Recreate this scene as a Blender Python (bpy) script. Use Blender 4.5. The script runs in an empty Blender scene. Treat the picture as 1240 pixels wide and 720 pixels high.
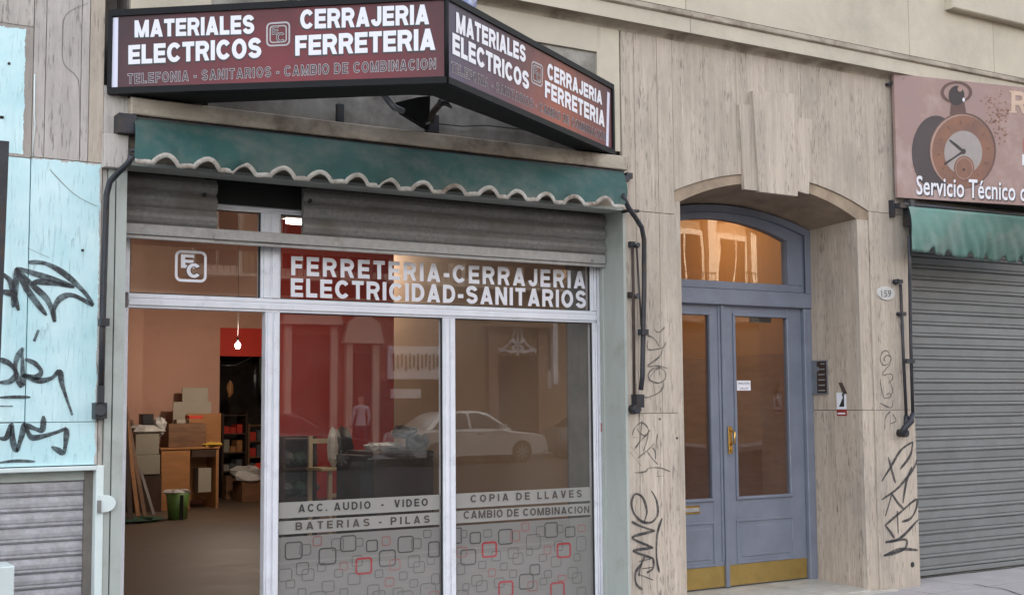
import bpy, bmesh, math, random
from mathutils import Vector, Matrix
random.seed(7)
R_ = math.radians
scene = bpy.context.scene
col = scene.collection

# ------------------------------------------------------------ camera
F_PX, W_PX, H_PX = 1550.0, 1240.0, 720.0
YAW, PITCH, ROLL = R_(32.314), R_(4.715), R_(0.443)
CAM = Vector((0, -7.0, 1.47))
fw = Vector((math.sin(YAW)*math.cos(PITCH), math.cos(YAW)*math.cos(PITCH), math.sin(PITCH)))
rt = Vector((math.cos(YAW), -math.sin(YAW), 0))
dn = -rt.cross(fw)
CX = math.cos(ROLL)*rt + math.sin(ROLL)*dn
CY = -math.sin(ROLL)*rt + math.cos(ROLL)*dn
cam_d = bpy.data.cameras.new('camera')
cam_d.sensor_width = 36; cam_d.lens = 36*F_PX/W_PX
cam_d.clip_start = 0.1; cam_d.clip_end = 2000
cam = bpy.data.objects.new('camera', cam_d); col.objects.link(cam)
m3 = Matrix((CX, -CY, -fw)).transposed()
cam.matrix_world = Matrix.Translation(CAM) @ m3.to_4x4()
scene.camera = cam

# ------------------------------------------------------------ light
SUN_EL, SUN_AZ = R_(33), R_(20)
world = bpy.data.worlds.new('World'); scene.world = world; world.use_nodes = True
wn = world.node_tree; bgn = wn.nodes['Background']
sky = wn.nodes.new('ShaderNodeTexSky'); sky.sky_type = 'NISHITA'; sky.sun_disc = False
sky.sun_elevation = SUN_EL; sky.sun_rotation = SUN_AZ
sky.air_density = 1.2; sky.dust_density = 3.0; sky.ozone_density = 0.6
hz = wn.nodes.new('ShaderNodeHueSaturation'); hz.inputs['Saturation'].default_value = .34   # milky summer sky
wn.links.new(sky.outputs[0], hz.inputs['Color']); wn.links.new(hz.outputs[0], bgn.inputs[0]); bgn.inputs[1].default_value = 0.15
sd = bpy.data.lights.new('sun', 'SUN'); sd.energy = 4.5; sd.angle = R_(0.5); sd.color = (1, .86, .68)
so = bpy.data.objects.new('sun', sd); col.objects.link(so)
sdir = Vector((math.sin(SUN_AZ)*math.cos(SUN_EL), math.cos(SUN_AZ)*math.cos(SUN_EL), math.sin(SUN_EL)))
so.rotation_euler = sdir.to_track_quat('Z', 'Y').to_euler()
scene.view_settings.view_transform = 'Standard'; scene.view_settings.look = 'None'
scene.view_settings.exposure = 2.5; scene.view_settings.gamma = 1.0
scene.cycles.max_bounces = 8; scene.cycles.diffuse_bounces = 5; scene.cycles.transparent_max_bounces = 12

# ------------------------------------------------------------ helpers
def ray(px, py):
    return CX*((px-620)/F_PX) + CY*((py-360)/F_PX) + fw
def at(px, py, Y=0.0):
    d = ray(px, py); return CAM + d*((Y-CAM.y)/d.y)
def atz(px, py, Z):
    d = ray(px, py); return CAM + d*((Z-CAM.z)/d.z)
def atx(px, py, X):
    d = ray(px, py); return CAM + d*((X-CAM.x)/d.x)
def hit(px, py, p0, n):
    d = ray(px, py); return CAM + d*((p0-CAM).dot(n)/d.dot(n))
def ax(px, py, Y=0.0): return at(px, py, Y).x
def az(px, py, Y=0.0): return at(px, py, Y).z

def S(c):
    def f(v):
        v /= 255.0
        return v/12.92 if v <= .04045 else ((v+.055)/1.055)**2.4
    return (f(c[0]), f(c[1]), f(c[2]), 1)

class B:
    def __init__(s): s.v = []; s.f = []; s.sm = []
    def face(s, pts, smooth=False):
        i = len(s.v); s.v += [tuple(p) for p in pts]; s.f.append(tuple(range(i, i+len(pts)))); s.sm.append(smooth); return s
    def box(s, x0, x1, y0, y1, z0, z1, M=None):
        i = len(s.v)
        P = [Vector(p) for p in ((x0,y0,z0),(x1,y0,z0),(x1,y1,z0),(x0,y1,z0),(x0,y0,z1),(x1,y0,z1),(x1,y1,z1),(x0,y1,z1))]
        if M: P = [M @ p for p in P]
        s.v += [tuple(p) for p in P]
        for q in ((0,3,2,1),(4,5,6,7),(0,1,5,4),(1,2,6,5),(2,3,7,6),(3,0,4,7)):
            s.f.append(tuple(i+k for k in q)); s.sm.append(False)
        return s
    def cbox(s, x0, x1, y0, y1, z0, z1, c=.004):
        # box with its front (low y) edges chamfered
        i = len(s.v)
        s.v += [(x0,y0+c,z0),(x1,y0+c,z0),(x1,y0+c,z1),(x0,y0+c,z1),
                (x0+c,y0,z0+c),(x1-c,y0,z0+c),(x1-c,y0,z1-c),(x0+c,y0,z1-c),
                (x0,y1,z0),(x1,y1,z0),(x1,y1,z1),(x0,y1,z1)]
        for q in ((4,5,6,7),(0,1,5,4),(1,2,6,5),(2,3,7,6),(3,0,4,7),(0,8,9,1),(1,9,10,2),(2,10,11,3),(3,11,8,0),(8,11,10,9)):
            s.f.append(tuple(i+k for k in q)); s.sm.append(False)
        return s
    def prism(s, poly, y0, y1):           # poly: list of (x, z), extruded along y
        i = len(s.v); n = len(poly)
        s.v += [(x, y0, z) for x, z in poly] + [(x, y1, z) for x, z in poly]
        s.f.append(tuple(range(i, i+n))); s.f.append(tuple(range(i+2*n-1, i+n-1, -1))); s.sm += [False, False]
        for k in range(n):
            k2 = (k+1) % n
            s.f.append((i+k, i+n+k, i+n+k2, i+k2)); s.sm.append(False)
        return s
    def loft(s, a, b, smooth=False):        # two equal rings of 3d points, closed between them with caps
        i = len(s.v); n = len(a); s.v += [tuple(p) for p in a] + [tuple(p) for p in b]
        s.f.append(tuple(range(i, i+n))); s.f.append(tuple(range(i+2*n-1, i+n-1, -1))); s.sm += [False, False]
        for k in range(n):
            k2 = (k+1) % n; s.f.append((i+k, i+n+k, i+n+k2, i+k2)); s.sm.append(smooth)
        return s
    def tube(s, pts, r, n=8, cap=True):
        pts = [Vector(p) for p in pts]; i = len(s.v); m = len(pts)
        rr = r if isinstance(r, (list, tuple)) else [r]*m
        up = None
        for j, p in enumerate(pts):
            t = (pts[min(j+1, m-1)] - pts[max(j-1, 0)]).normalized()
            if up is None: up = t.cross(Vector((.3, .9, .2))).normalized()
            up = (up - t*up.dot(t)).normalized(); w = t.cross(up)
            for k in range(n):
                a = 2*math.pi*k/n; s.v.append(tuple(p + (up*math.cos(a) + w*math.sin(a))*rr[j]))
        for j in range(m-1):
            for k in range(n):
                k2 = (k+1) % n
                s.f.append((i+j*n+k, i+j*n+k2, i+(j+1)*n+k2, i+(j+1)*n+k)); s.sm.append(True)
        if cap:
            s.f.append(tuple(i+k for k in range(n-1, -1, -1))); s.f.append(tuple(i+(m-1)*n+k for k in range(n))); s.sm += [False, False]
        return s
    def blob(s, c, rx, ry, rz, nz=5, na=8, seed=0, amp=.18):
        rnd = random.Random(seed); c = Vector(c); i = len(s.v)
        for a in range(nz+1):
            th = math.pi*a/nz
            for b in range(na):
                ph = 2*math.pi*b/na; k = 1 + rnd.uniform(-amp, amp)
                s.v.append((c.x+rx*math.sin(th)*math.cos(ph)*k, c.y+ry*math.sin(th)*math.sin(ph)*k, c.z+rz*math.cos(th)*k))
        for a in range(nz):
            for b in range(na):
                b2 = (b+1) % na
                s.f.append((i+a*na+b, i+(a+1)*na+b, i+(a+1)*na+b2, i+a*na+b2)); s.sm.append(amp < .1)
        return s
    def mesh(s, name):
        me = bpy.data.meshes.new(name); me.from_pydata(s.v, [], s.f); me.update()
        me.polygons.foreach_set('use_smooth', s.sm)
        bm = bmesh.new(); bm.from_mesh(me); bmesh.ops.recalc_face_normals(bm, faces=bm.faces); bm.to_mesh(me); bm.free()
        return me
    def build(s, name, mat, parent=None):
        return link(name, s.mesh(name), mat, parent)

def link(name, me, mat, parent=None):
    o = bpy.data.objects.new(name, me)
    if mat and not me.materials: me.materials.append(mat)
    col.objects.link(o)
    if parent is not None: attach(o, parent)
    return o
BASE = {}
def attach(o, parent):
    o.parent = parent
    o.location = -BASE.get(parent.name, Vector((0, 0, 0)))
def tag(o, label=None, cat=None, group=None, kind=None):
    if label: o['label'] = label
    if cat: o['category'] = cat
    if group: o['group'] = group
    if kind: o['kind'] = kind
    return o
def empty(name, loc, label=None, cat=None, group=None):
    o = bpy.data.objects.new(name, None); col.objects.link(o); o.location = loc; o.empty_display_size = .1
    BASE[o.name] = Vector(loc)
    return tag(o, label, cat, group)

# ------------------------------------------------------------ materials
def nt(name):
    m = bpy.data.materials.new(name); m.use_nodes = True
    n = m.node_tree; n.nodes.clear()
    return m, n, n.nodes.new, n.links.new
def surf(name, c, rough=.6, metal=0, var=.12, vscale=3.0, stretch=(1,1,1), c2=None, bump=.0, bscale=40, spec=.5, dirt=None, dscale=1.5, dlo=.5, dhi=.7, rnd=0.0, rvar=.1, coat=0):
    m, n, new, L = nt(name)
    out = new('ShaderNodeOutputMaterial'); p = new('ShaderNodeBsdfPrincipled'); L(p.outputs[0], out.inputs[0])
    tc = new('ShaderNodeTexCoord'); mp = new('ShaderNodeMapping'); mp.inputs['Scale'].default_value = stretch
    vec = tc.outputs['Object']
    if rnd:
        oi = new('ShaderNodeObjectInfo'); mu = new('ShaderNodeMath'); mu.operation = 'MULTIPLY'; mu.inputs[1].default_value = 37.0
        L(oi.outputs['Random'], mu.inputs[0]); ad = new('ShaderNodeVectorMath'); ad.operation = 'ADD'
        L(vec, ad.inputs[0]); L(mu.outputs[0], ad.inputs[1]); vec = ad.outputs[0]
    L(vec, mp.inputs[0])
    nz = new('ShaderNodeTexNoise'); nz.inputs['Scale'].default_value = vscale; nz.inputs['Detail'].default_value = 6; nz.inputs['Roughness'].default_value = .65
    L(mp.outputs[0], nz.inputs['Vector'])
    rp = new('ShaderNodeValToRGB')
    a = c; b = c2 or tuple(min(1, x*(1-2*var)) for x in c[:3]) + (1,)
    rp.color_ramp.elements[0].position = .35; rp.color_ramp.elements[1].position = .65
    rp.color_ramp.elements[0].color = b; rp.color_ramp.elements[1].color = a
    L(nz.outputs[0], rp.inputs[0]); cur = rp.outputs[0]
    if dirt:
        dz = new('ShaderNodeTexNoise'); dz.inputs['Scale'].default_value = dscale; dz.inputs['Detail'].default_value = 8; dz.inputs['Roughness'].default_value = .7
        L(vec, dz.inputs['Vector']); mr = new('ShaderNodeMapRange'); mr.inputs[1].default_value = dlo; mr.inputs[2].default_value = dhi
        L(dz.outputs[0], mr.inputs[0]); mx = new('ShaderNodeMix'); mx.data_type = 'RGBA'
        L(mr.outputs[0], mx.inputs[0]); L(cur, mx.inputs[6]); mx.inputs[7].default_value = dirt; cur = mx.outputs[2]
    if rnd:
        hv = new('ShaderNodeHueSaturation'); m2 = new('ShaderNodeMapRange'); m2.inputs[3].default_value = 1-rnd; m2.inputs[4].default_value = 1+rnd
        L(oi.outputs['Random'], m2.inputs[0]); L(m2.outputs[0], hv.inputs['Value']); L(cur, hv.inputs['Color']); cur = hv.outputs[0]
    L(cur, p.inputs['Base Color'])
    rr = new('ShaderNodeMapRange'); rr.inputs[3].default_value = max(0.02, rough-rvar); rr.inputs[4].default_value = min(1, rough+rvar)
    L(nz.outputs[0], rr.inputs[0]); L(rr.outputs[0], p.inputs['Roughness'])
    p.inputs['Metallic'].default_value = metal; p.inputs['Specular IOR Level'].default_value = spec
    p.inputs['Coat Weight'].default_value = coat
    if bump:
        bz = new('ShaderNodeTexNoise'); bz.inputs['Scale'].default_value = bscale; bz.inputs['Detail'].default_value = 5
        L(mp.outputs[0], bz.inputs['Vector']); bp = new('ShaderNodeBump'); bp.inputs['Strength'].default_value = bump; bp.inputs['Distance'].default_value = .01
        L(bz.outputs[0], bp.inputs['Height']); L(bp.outputs[0], p.inputs['Normal'])
    return m
def emis(name, c, s):
    m, n, new, L = nt(name); out = new('ShaderNodeOutputMaterial'); e = new('ShaderNodeEmission')
    e.inputs[0].default_value = c; e.inputs[1].default_value = s; L(e.outputs[0], out.inputs[0]); return m
def glass(name, tint=(1, 1, 1), f0=.09, wob=.0, alpha_col=None, alpha=0, wscale=.9):
    m, n, new, L = nt(name); out = new('ShaderNodeOutputMaterial'); mx = new('ShaderNodeMixShader')
    tr = new('ShaderNodeBsdfTransparent'); tr.inputs[0].default_value = (*tint, 1); gl = new('ShaderNodeBsdfGlossy'); gl.inputs['Roughness'].default_value = .0
    lw = new('ShaderNodeLayerWeight'); lw.inputs[0].default_value = .5
    pw = new('ShaderNodeMath'); pw.operation = 'POWER'; pw.inputs[1].default_value = 5; L(lw.outputs['Facing'], pw.inputs[0])
    ma = new('ShaderNodeMath'); ma.operation = 'MULTIPLY_ADD'; ma.inputs[1].default_value = 1-f0; ma.inputs[2].default_value = f0; L(pw.outputs[0], ma.inputs[0])
    L(ma.outputs[0], mx.inputs[0]); L(tr.outputs[0], mx.inputs[1]); L(gl.outputs[0], mx.inputs[2])
    tc = new('ShaderNodeTexCoord')
    if wob:
        nz = new('ShaderNodeTexNoise'); nz.inputs['Scale'].default_value = wscale; nz.inputs['Detail'].default_value = 1
        L(tc.outputs['Object'], nz.inputs['Vector']); bp = new('ShaderNodeBump'); bp.inputs['Strength'].default_value = 1; bp.inputs['Distance'].default_value = wob
        L(nz.outputs[0], bp.inputs['Height']); L(bp.outputs[0], gl.inputs['Normal'])
    cur = mx.outputs[0]
    # a thin film of street dust
    df = new('ShaderNodeBsdfDiffuse'); df.inputs[0].default_value = (.45, .42, .38, 1)
    dz = new('ShaderNodeTexNoise'); dz.inputs['Scale'].default_value = 2.2; dz.inputs['Detail'].default_value = 8; L(tc.outputs['Object'], dz.inputs['Vector'])
    mr = new('ShaderNodeMapRange'); mr.inputs[1].default_value = .35; mr.inputs[2].default_value = .8; mr.inputs[3].default_value = .01; mr.inputs[4].default_value = .06
    L(dz.outputs[0], mr.inputs[0]); m2 = new('ShaderNodeMixShader'); L(mr.outputs[0], m2.inputs[0]); L(cur, m2.inputs[1]); L(df.outputs[0], m2.inputs[2])
    L(m2.outputs[0], out.inputs[0]); return m
def spray(name, c, lo, hi):
    m = vinyl(name, c, .9); n = m.node_tree; tc = n.nodes.new('ShaderNodeTexCoord'); z = n.nodes.new('ShaderNodeTexNoise'); z.inputs['Scale'].default_value = 14; z.inputs['Detail'].default_value = 8; z.inputs['Roughness'].default_value = .75
    n.links.new(tc.outputs['Object'], z.inputs['Vector']); mr = n.nodes.new('ShaderNodeMapRange'); mr.inputs[1].default_value = .35; mr.inputs[2].default_value = .6; mr.inputs[3].default_value = lo; mr.inputs[4].default_value = hi
    n.links.new(z.outputs[0], mr.inputs[0]); mx = [q for q in n.nodes if q.type == 'MIX_SHADER'][0]; n.links.new(mr.outputs[0], mx.inputs[0]); return m
def vinyl(name, c, alpha):
    m, n, new, L = nt(name); out = new('ShaderNodeOutputMaterial'); mx = new('ShaderNodeMixShader')
    tr = new('ShaderNodeBsdfTransparent'); df = new('ShaderNodeBsdfPrincipled'); df.inputs['Base Color'].default_value = c; df.inputs['Roughness'].default_value = .5
    mx.inputs[0].default_value = alpha; L(tr.outputs[0], mx.inputs[1]); L(df.outputs[0], mx.inputs[2]); L(mx.outputs[0], out.inputs[0]); return m

def travertine(name, light, dark, paint=None):
    m, n, new, L = nt(name)
    out = new('ShaderNodeOutputMaterial'); p = new('ShaderNodeBsdfPrincipled'); L(p.outputs[0], out.inputs[0])
    tc = new('ShaderNodeTexCoord'); oi = new('ShaderNodeObjectInfo')
    mu = new('ShaderNodeMath'); mu.operation = 'MULTIPLY'; mu.inputs[1].default_value = 53.0; L(oi.outputs['Random'], mu.inputs[0])
    ad = new('ShaderNodeVectorMath'); ad.operation = 'ADD'; L(tc.outputs['Object'], ad.inputs[0]); L(mu.outputs[0], ad.inputs[1])
    def noise(sc, stretch, det=5, rough=.6, v=None):
        mp = new('ShaderNodeMapping'); mp.inputs['Scale'].default_value = stretch; L(v or ad.outputs[0], mp.inputs[0])
        z = new('ShaderNodeTexNoise'); z.inputs['Scale'].default_value = sc; z.inputs['Detail'].default_value = det; z.inputs['Roughness'].default_value = rough
        L(mp.outputs[0], z.inputs['Vector']); return z.outputs[0]
    def mixc(f, a, b, t='MIX'):
        x = new('ShaderNodeMix'); x.data_type = 'RGBA'; x.blend_type = t
        for i, q in ((0, f), (6, a), (7, b)):
            if hasattr(q, 'default_value'): L(q, x.inputs[i])
            else: x.inputs[i].default_value = q
        return x.outputs[2]
    def rng(v, a, b, c=0., d=1.):
        r = new('ShaderNodeMapRange'); r.inputs[1].default_value = a; r.inputs[2].default_value = b; r.inputs[3].default_value = c; r.inputs[4].default_value = d
        L(v, r.inputs[0]); return r.outputs[0]
    vein = noise(1, (30, 30, 1.3), 5, .65)            # soft vertical bedding
    fine = noise(1, (95, 95, 11), 3, .55)         # short pits drawn out along the bedding
    broad = noise(1, (4, 4, .9), 4)
    cur = mixc(rng(vein, .3, .7), dark, light)
    cur = mixc(rng(broad, .4, .7, 0, .35), cur, tuple(x*.75 for x in dark[:3]) + (1,))
    pit = rng(fine, .60, .68)
    clus = rng(noise(1, (9, 9, 1.6), 3, .6), .42, .62)            # pits come in bands
    pm_ = new('ShaderNodeMath'); pm_.operation = 'MULTIPLY'; L(rng(fine, .54, .66, 0, .75), pm_.inputs[0]); L(clus, pm_.inputs[1])
    cur = mixc(pm_.outputs[0], cur, (.13, .11, .095, 1))
    pale = noise(1, (50, 50, 5), 3, .6, tc.outputs['Object'])
    cur = mixc(rng(pale, .60, .72, 0, .35), cur, (.70, .66, .62, 1))
    grime = noise(1, (1.7, 1.7, .8), 8, .72, tc.outputs['Object'])
    cur = mixc(rng(grime, .47, .72, 0, .55), cur, (.21, .19, .17, 1))
    drip = noise(1, (14, 14, .45), 4, .7, tc.outputs['Object'])
    cur = mixc(rng(drip, .60, .76, 0, .45), cur, (.15, .13, .115, 1))
    hv = new('ShaderNodeHueSaturation'); L(rng(oi.outputs['Random'], 0, 1, .95, 1.04), hv.inputs['Value']); L(cur, hv.inputs['Color']); cur = hv.outputs[0]
    if paint:
        sx = new('ShaderNodeSeparateXYZ'); L(tc.outputs['Object'], sx.inputs[0])
        edge = noise(7, (1, 1, 1), 6, .75, tc.outputs['Object'])
        # paint boundary: below z1, left of x1 (irregular edges), or whole slab
        def step(val, thr, w, sign):
            a = new('ShaderNodeMath'); a.operation = 'MULTIPLY_ADD'; L(edge, a.inputs[0]); a.inputs[1].default_value = w; L(val, a.inputs[2])
            b = new('ShaderNodeMath'); b.operation = 'LESS_THAN' if sign < 0 else 'GREATER_THAN'; L(a.outputs[0], b.inputs[0]); b.inputs[1].default_value = thr + w*.5; return b.outputs[0]
        def mul(a, b):
            q = new('ShaderNodeMath'); q.operation = 'MULTIPLY'; L(a, q.inputs[0]); L(b, q.inputs[1]); return q.outputs[0]
        z1, x1, z0 = paint
        msk = mul(step(sx.outputs['Z'], z1, .09, -1), step(sx.outputs['X'], x1, .05, -1))
        if z0 is not None: msk = mul(msk, step(sx.outputs['Z'], z0, .05, 1))
        chips = rng(noise(14, (1, 1, 1), 6, .7, tc.outputs['Object']), .70, .71, 1, 0)
        msk = mul(msk, chips)
        tone = noise(3, (1, 1, 1), 6, .6, tc.outputs['Object'])
        pc = mixc(rng(tone, .35, .7), S((210, 234, 236)), S((180, 218, 223))); pc = mixc(rng(drip, .56, .8, 0, .5), pc, S((168, 190, 190))); pc = mixc(rng(pm_.outputs[0], .1, .8, 0, .25), pc, S((120, 150, 155)))
        cur = mixc(msk, cur, pc)
    L(cur, p.inputs['Base Color']); p.inputs['Roughness'].default_value = .75; p.inputs['Specular IOR Level'].default_value = .3
    bp = new('ShaderNodeBump'); bp.inputs['Strength'].default_value = .55; bp.inputs['Distance'].default_value = .006
    iv = new('ShaderNodeMath'); iv.operation = 'MULTIPLY_ADD'; L(pit, iv.inputs[0]); iv.inputs[1].default_value = -1; L(vein, iv.inputs[2])
    L(iv.outputs[0], bp.inputs['Height']); L(bp.outputs[0], p.inputs['Normal'])
    return m

M = {}
M['stone'] = travertine('travertine', (.57, .48, .395, 1), (.43, .355, .285, 1))
M['stone_grey'] = travertine('grey_travertine', (.56, .50, .455, 1), (.46, .41, .37, 1))
M['paint_low'] = travertine('painted_travertine', (.57, .51, .47, 1), (.46, .41, .375, 1), (az(60, 193), ax(122, 300)-.01, None))
M['paint_high'] = travertine('painted_panel', (.42, .36, .31, 1), (.32, .28, .25, 1), (az(20, 34), ax(37, 100)-.03, az(15, 186)))
M['cream'] = surf('cream_render', (.56, .49, .385, 1), .8, var=.07, vscale=2, bump=.15, bscale=60, dirt=(.33, .29, .23, 1), dscale=1.2, dlo=.5, dhi=.85, rnd=.04)
M['band'] = surf('moulding_stone', (.44, .37, .29, 1), .8, var=.12, vscale=4, stretch=(1, 1, 4), bump=.2, dirt=(.14, .10, .075, 1), dscale=3, dlo=.46, dhi=.7)
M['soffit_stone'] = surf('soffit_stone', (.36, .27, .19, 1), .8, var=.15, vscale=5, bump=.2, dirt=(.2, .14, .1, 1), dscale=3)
M['jamb_stone'] = travertine('jamb_travertine', (.53, .43, .345, 1), (.40, .315, .245, 1))
M['grimy'] = surf('sooty_render', (.36, .33, .29, 1), .85, var=.15, vscale=2.5, stretch=(1, 1, .5), bump=.2, bscale=40, dirt=(.10, .085, .07, 1), dscale=1.6, dlo=.42, dhi=.66)
M['core'] = surf('mortar', (.22, .19, .165, 1), .9, var=.2)
M['green_metal'] = surf('pale_green_metal', (.43, .45, .415, 1), .45, var=.06, vscale=3, stretch=(2, 2, .4), dirt=(.27, .27, .23, 1), dscale=3, dlo=.52, dhi=.8)
M['alu'] = surf('white_aluminium', (.76, .75, .79, 1), .35, var=.05, vscale=8, stretch=(1, 1, 1), dirt=(.45, .45, .46, 1), dscale=6, dlo=.55, dhi=.8)
M['gasket'] = surf('dark_gasket', (.03, .03, .03, 1), .7)
M['galv'] = surf('galvanised_dull', (.25, .235, .22, 1), .55, metal=.1, var=.15, vscale=40, dirt=(.12, .09, .07, 1), dscale=2.5, dlo=.5, dhi=.75, rnd=.06)
M['galv_bright'] = surf('galvanised_bright', (.40, .385, .37, 1), .45, metal=.3, var=.09, vscale=30, dirt=(.2, .16, .13, 1), dscale=5, dlo=.55, dhi=.8)
M['slat_grey'] = surf('grey_slat_metal', (.20, .20, .195, 1), .6, metal=.0, var=.06, vscale=8, dirt=(.14, .135, .13, 1), dscale=1.5, dlo=.45, dhi=.85, rnd=.05)
M['vent_slat'] = surf('mottled_slat_metal', (.50, .48, .50, 1), .5, metal=.2, var=.14, vscale=22, dirt=(.33, .31, .31, 1), dscale=9, rnd=.05)
M['vent_white'] = surf('offwhite_frame_paint', (.68, .74, .72, 1), .5, var=.04, vscale=8, dirt=(.5, .52, .5, 1), dscale=7, dlo=.6, dhi=.85)
M['black_metal'] = surf('dark_arm_metal', (.045, .046, .055, 1), .5, metal=.3, var=.2, vscale=10, dirt=(.07, .045, .03, 1), dscale=8)
M['rust'] = surf('rusty_brown_bar', (.085, .055, .045, 1), .7, var=.25, vscale=12)
M['frame_dark'] = surf('sign_frame', (.012, .0115, .013, 1), .6, spec=.2, var=.2, vscale=10, dirt=(.13, .12, .12, 1), dscale=14, dlo=.68, dhi=.74)
M['near_black'] = surf('sign_underside', (.012, .011, .010, 1), .9, var=.3, vscale=6)
M['white_panel'] = surf('white_acrylic', (.66, .64, .76, 1), .4, var=.02)
M['white_print'] = surf('white_lettering', (.74, .72, .76, 1), .4, var=.02)
M['black_print'] = surf('black_lettering', (.02, .018, .02, 1), .4)
M['grey_line'] = surf('grey_outline_print', (.46, .42, .43, 1), .5, var=.1)
M['door_paint'] = surf('blue_grey_door_paint', S((120, 124, 137)), .5, var=.08, vscale=5, dirt=S((104, 107, 119)), dscale=3, dlo=.5, dhi=.9, bump=.03, bscale=30)
M['brass'] = surf('brass', (.52, .36, .12, 1), .34, metal=.75, var=.12, vscale=5, dirt=(.35, .24, .09, 1), dscale=5)
M['brass_bright'] = surf('polished_brass', (.75, .45, .12, 1), .22, metal=.9, var=.1)
M['marble'] = surf('doorstep_marble', (.52, .49, .43, 1), .5, var=.12, vscale=4, stretch=(1, 4, 1), dirt=(.33, .3, .26, 1), dscale=5)
M['pavement'] = surf('pavement_concrete', (.40, .37, .365, 1), .85, var=.08, vscale=8, bump=.2, bscale=90, dirt=(.30, .28, .28, 1), dscale=2, dlo=.45, dhi=.75, rnd=.04)
M['asphalt'] = surf('asphalt', (.055, .055, .057, 1), .9, var=.2, vscale=20, bump=.3, bscale=150)
M['kerb'] = surf('kerb_granite', (.3, .29, .28, 1), .8, var=.15, vscale=30)
M['graffiti'] = spray('black_spray_paint', (.03, .03, .035, 1), .45, .93)
M['graffiti_thin'] = spray('worn_marker', (.06, .055, .055, 1), .25, .75)
M['salmon'] = surf('salmon_wall_paint', (.48, .27, .195, 1), .8, var=.05, vscale=1.5, dirt=(.38, .21, .15, 1), dscale=1)
M['red_wall'] = surf('red_wall_paint', (.50, .032, .016, 1), .7, var=.08, vscale=2)
M['ceiling'] = surf('ceiling_paint', (.5, .42, .36, 1), .9)
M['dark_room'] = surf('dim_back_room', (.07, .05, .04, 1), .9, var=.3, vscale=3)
M['shop_floor'] = surf('worn_shop_floor', (.115, .08, .054, 1), .6, var=.15, vscale=2, dirt=(.078, .056, .04, 1), dscale=2.5)
M['wood_orange'] = surf('orange_wood', (.38, .17, .06, 1), .5, var=.12, vscale=4, stretch=(1, 1, 5))
M['wood_brown'] = surf('brown_wood', (.2, .095, .045, 1), .55, var=.2, vscale=4, stretch=(1, 1, 6))
M['wood_dark'] = surf('dark_wood', (.055, .028, .018, 1), .5, var=.2, vscale=4)
M['wood_pale'] = surf('pale_bare_wood', (.46, .38, .25, 1), .6, var=.1, vscale=6)
M['carton'] = surf('grey_white_card', (.27, .24, .19, 1), .8, var=.06)
M['paper'] = surf('offwhite_board', (.34, .30, .24, 1), .8, var=.05)
M['black_plastic'] = surf('black_plastic', (.015, .015, .017, 1), .4)
M['bag_white'] = surf('white_plastic_bag', (.5, .48, .46, 1), .5, var=.15, vscale=8, bump=.6, bscale=12)
M['yellow_cloth'] = surf('yellow_cloth', (.62, .38, .05, 1), .8)
M['green_bucket'] = surf('green_plastic', (.13, .25, .06, 1), .45)
M['green_cloth'] = surf('dark_green_cloth', (.03, .07, .045, 1), .9)
M['grey_shelf'] = surf('grey_goods', (.12, .13, .14, 1), .6, var=.3, vscale=20)
M['hall_wall'] = surf('ochre_hall_wall', (.42, .225, .085, 1), .7, var=.06, vscale=1.2)
M['hall_low'] = surf('brown_hall_panelling', (.36, .20, .11, 1), .45, var=.12, vscale=3, stretch=(1, 1, 5))
M['steel'] = surf('brushed_steel', (.28, .29, .31, 1), .35, metal=.6, var=.1, vscale=20)
M['tube_on'] = emis('lit_tube', (1, .93, .8, 1), 5)
M['bulb_on'] = emis('lit_bulb', (1, .93, .85, 1), 20)
M['glass_shop'] = glass('shop_window_glass', (.93, .92, .9), .135, wob=.0006, wscale=.8)
M['glass_door'] = glass('door_glass', (.96, .9, .82), .11, wob=.0016, wscale=1.8)
M['glass_dark'] = surf('opposite_window_glass', (.012, .013, .015, 1), .15, var=.1, spec=.25)
M['vin_band'] = vinyl('silver_vinyl', (.44, .42, .40, 1), .96)
M['vin_low'] = vinyl('frosted_grey_vinyl', (.30, .285, .275, 1), .94)
M['sq_dark'] = surf('dark_grey_print', (.10, .095, .095, 1), .6)
M['sq_mid'] = surf('mid_grey_print', (.17, .16, .155, 1), .6)
M['sq_red'] = surf('red_print', (.5, .03, .04, 1), .6)
M['sq_pink'] = surf('faded_red_print', (.40, .16, .15, 1), .6)
M['let_brown'] = surf('brown_grey_print', (.115, .085, .075, 1), .6)
M['let_dark'] = surf('dark_print', (.035, .033, .035, 1), .6)

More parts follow.
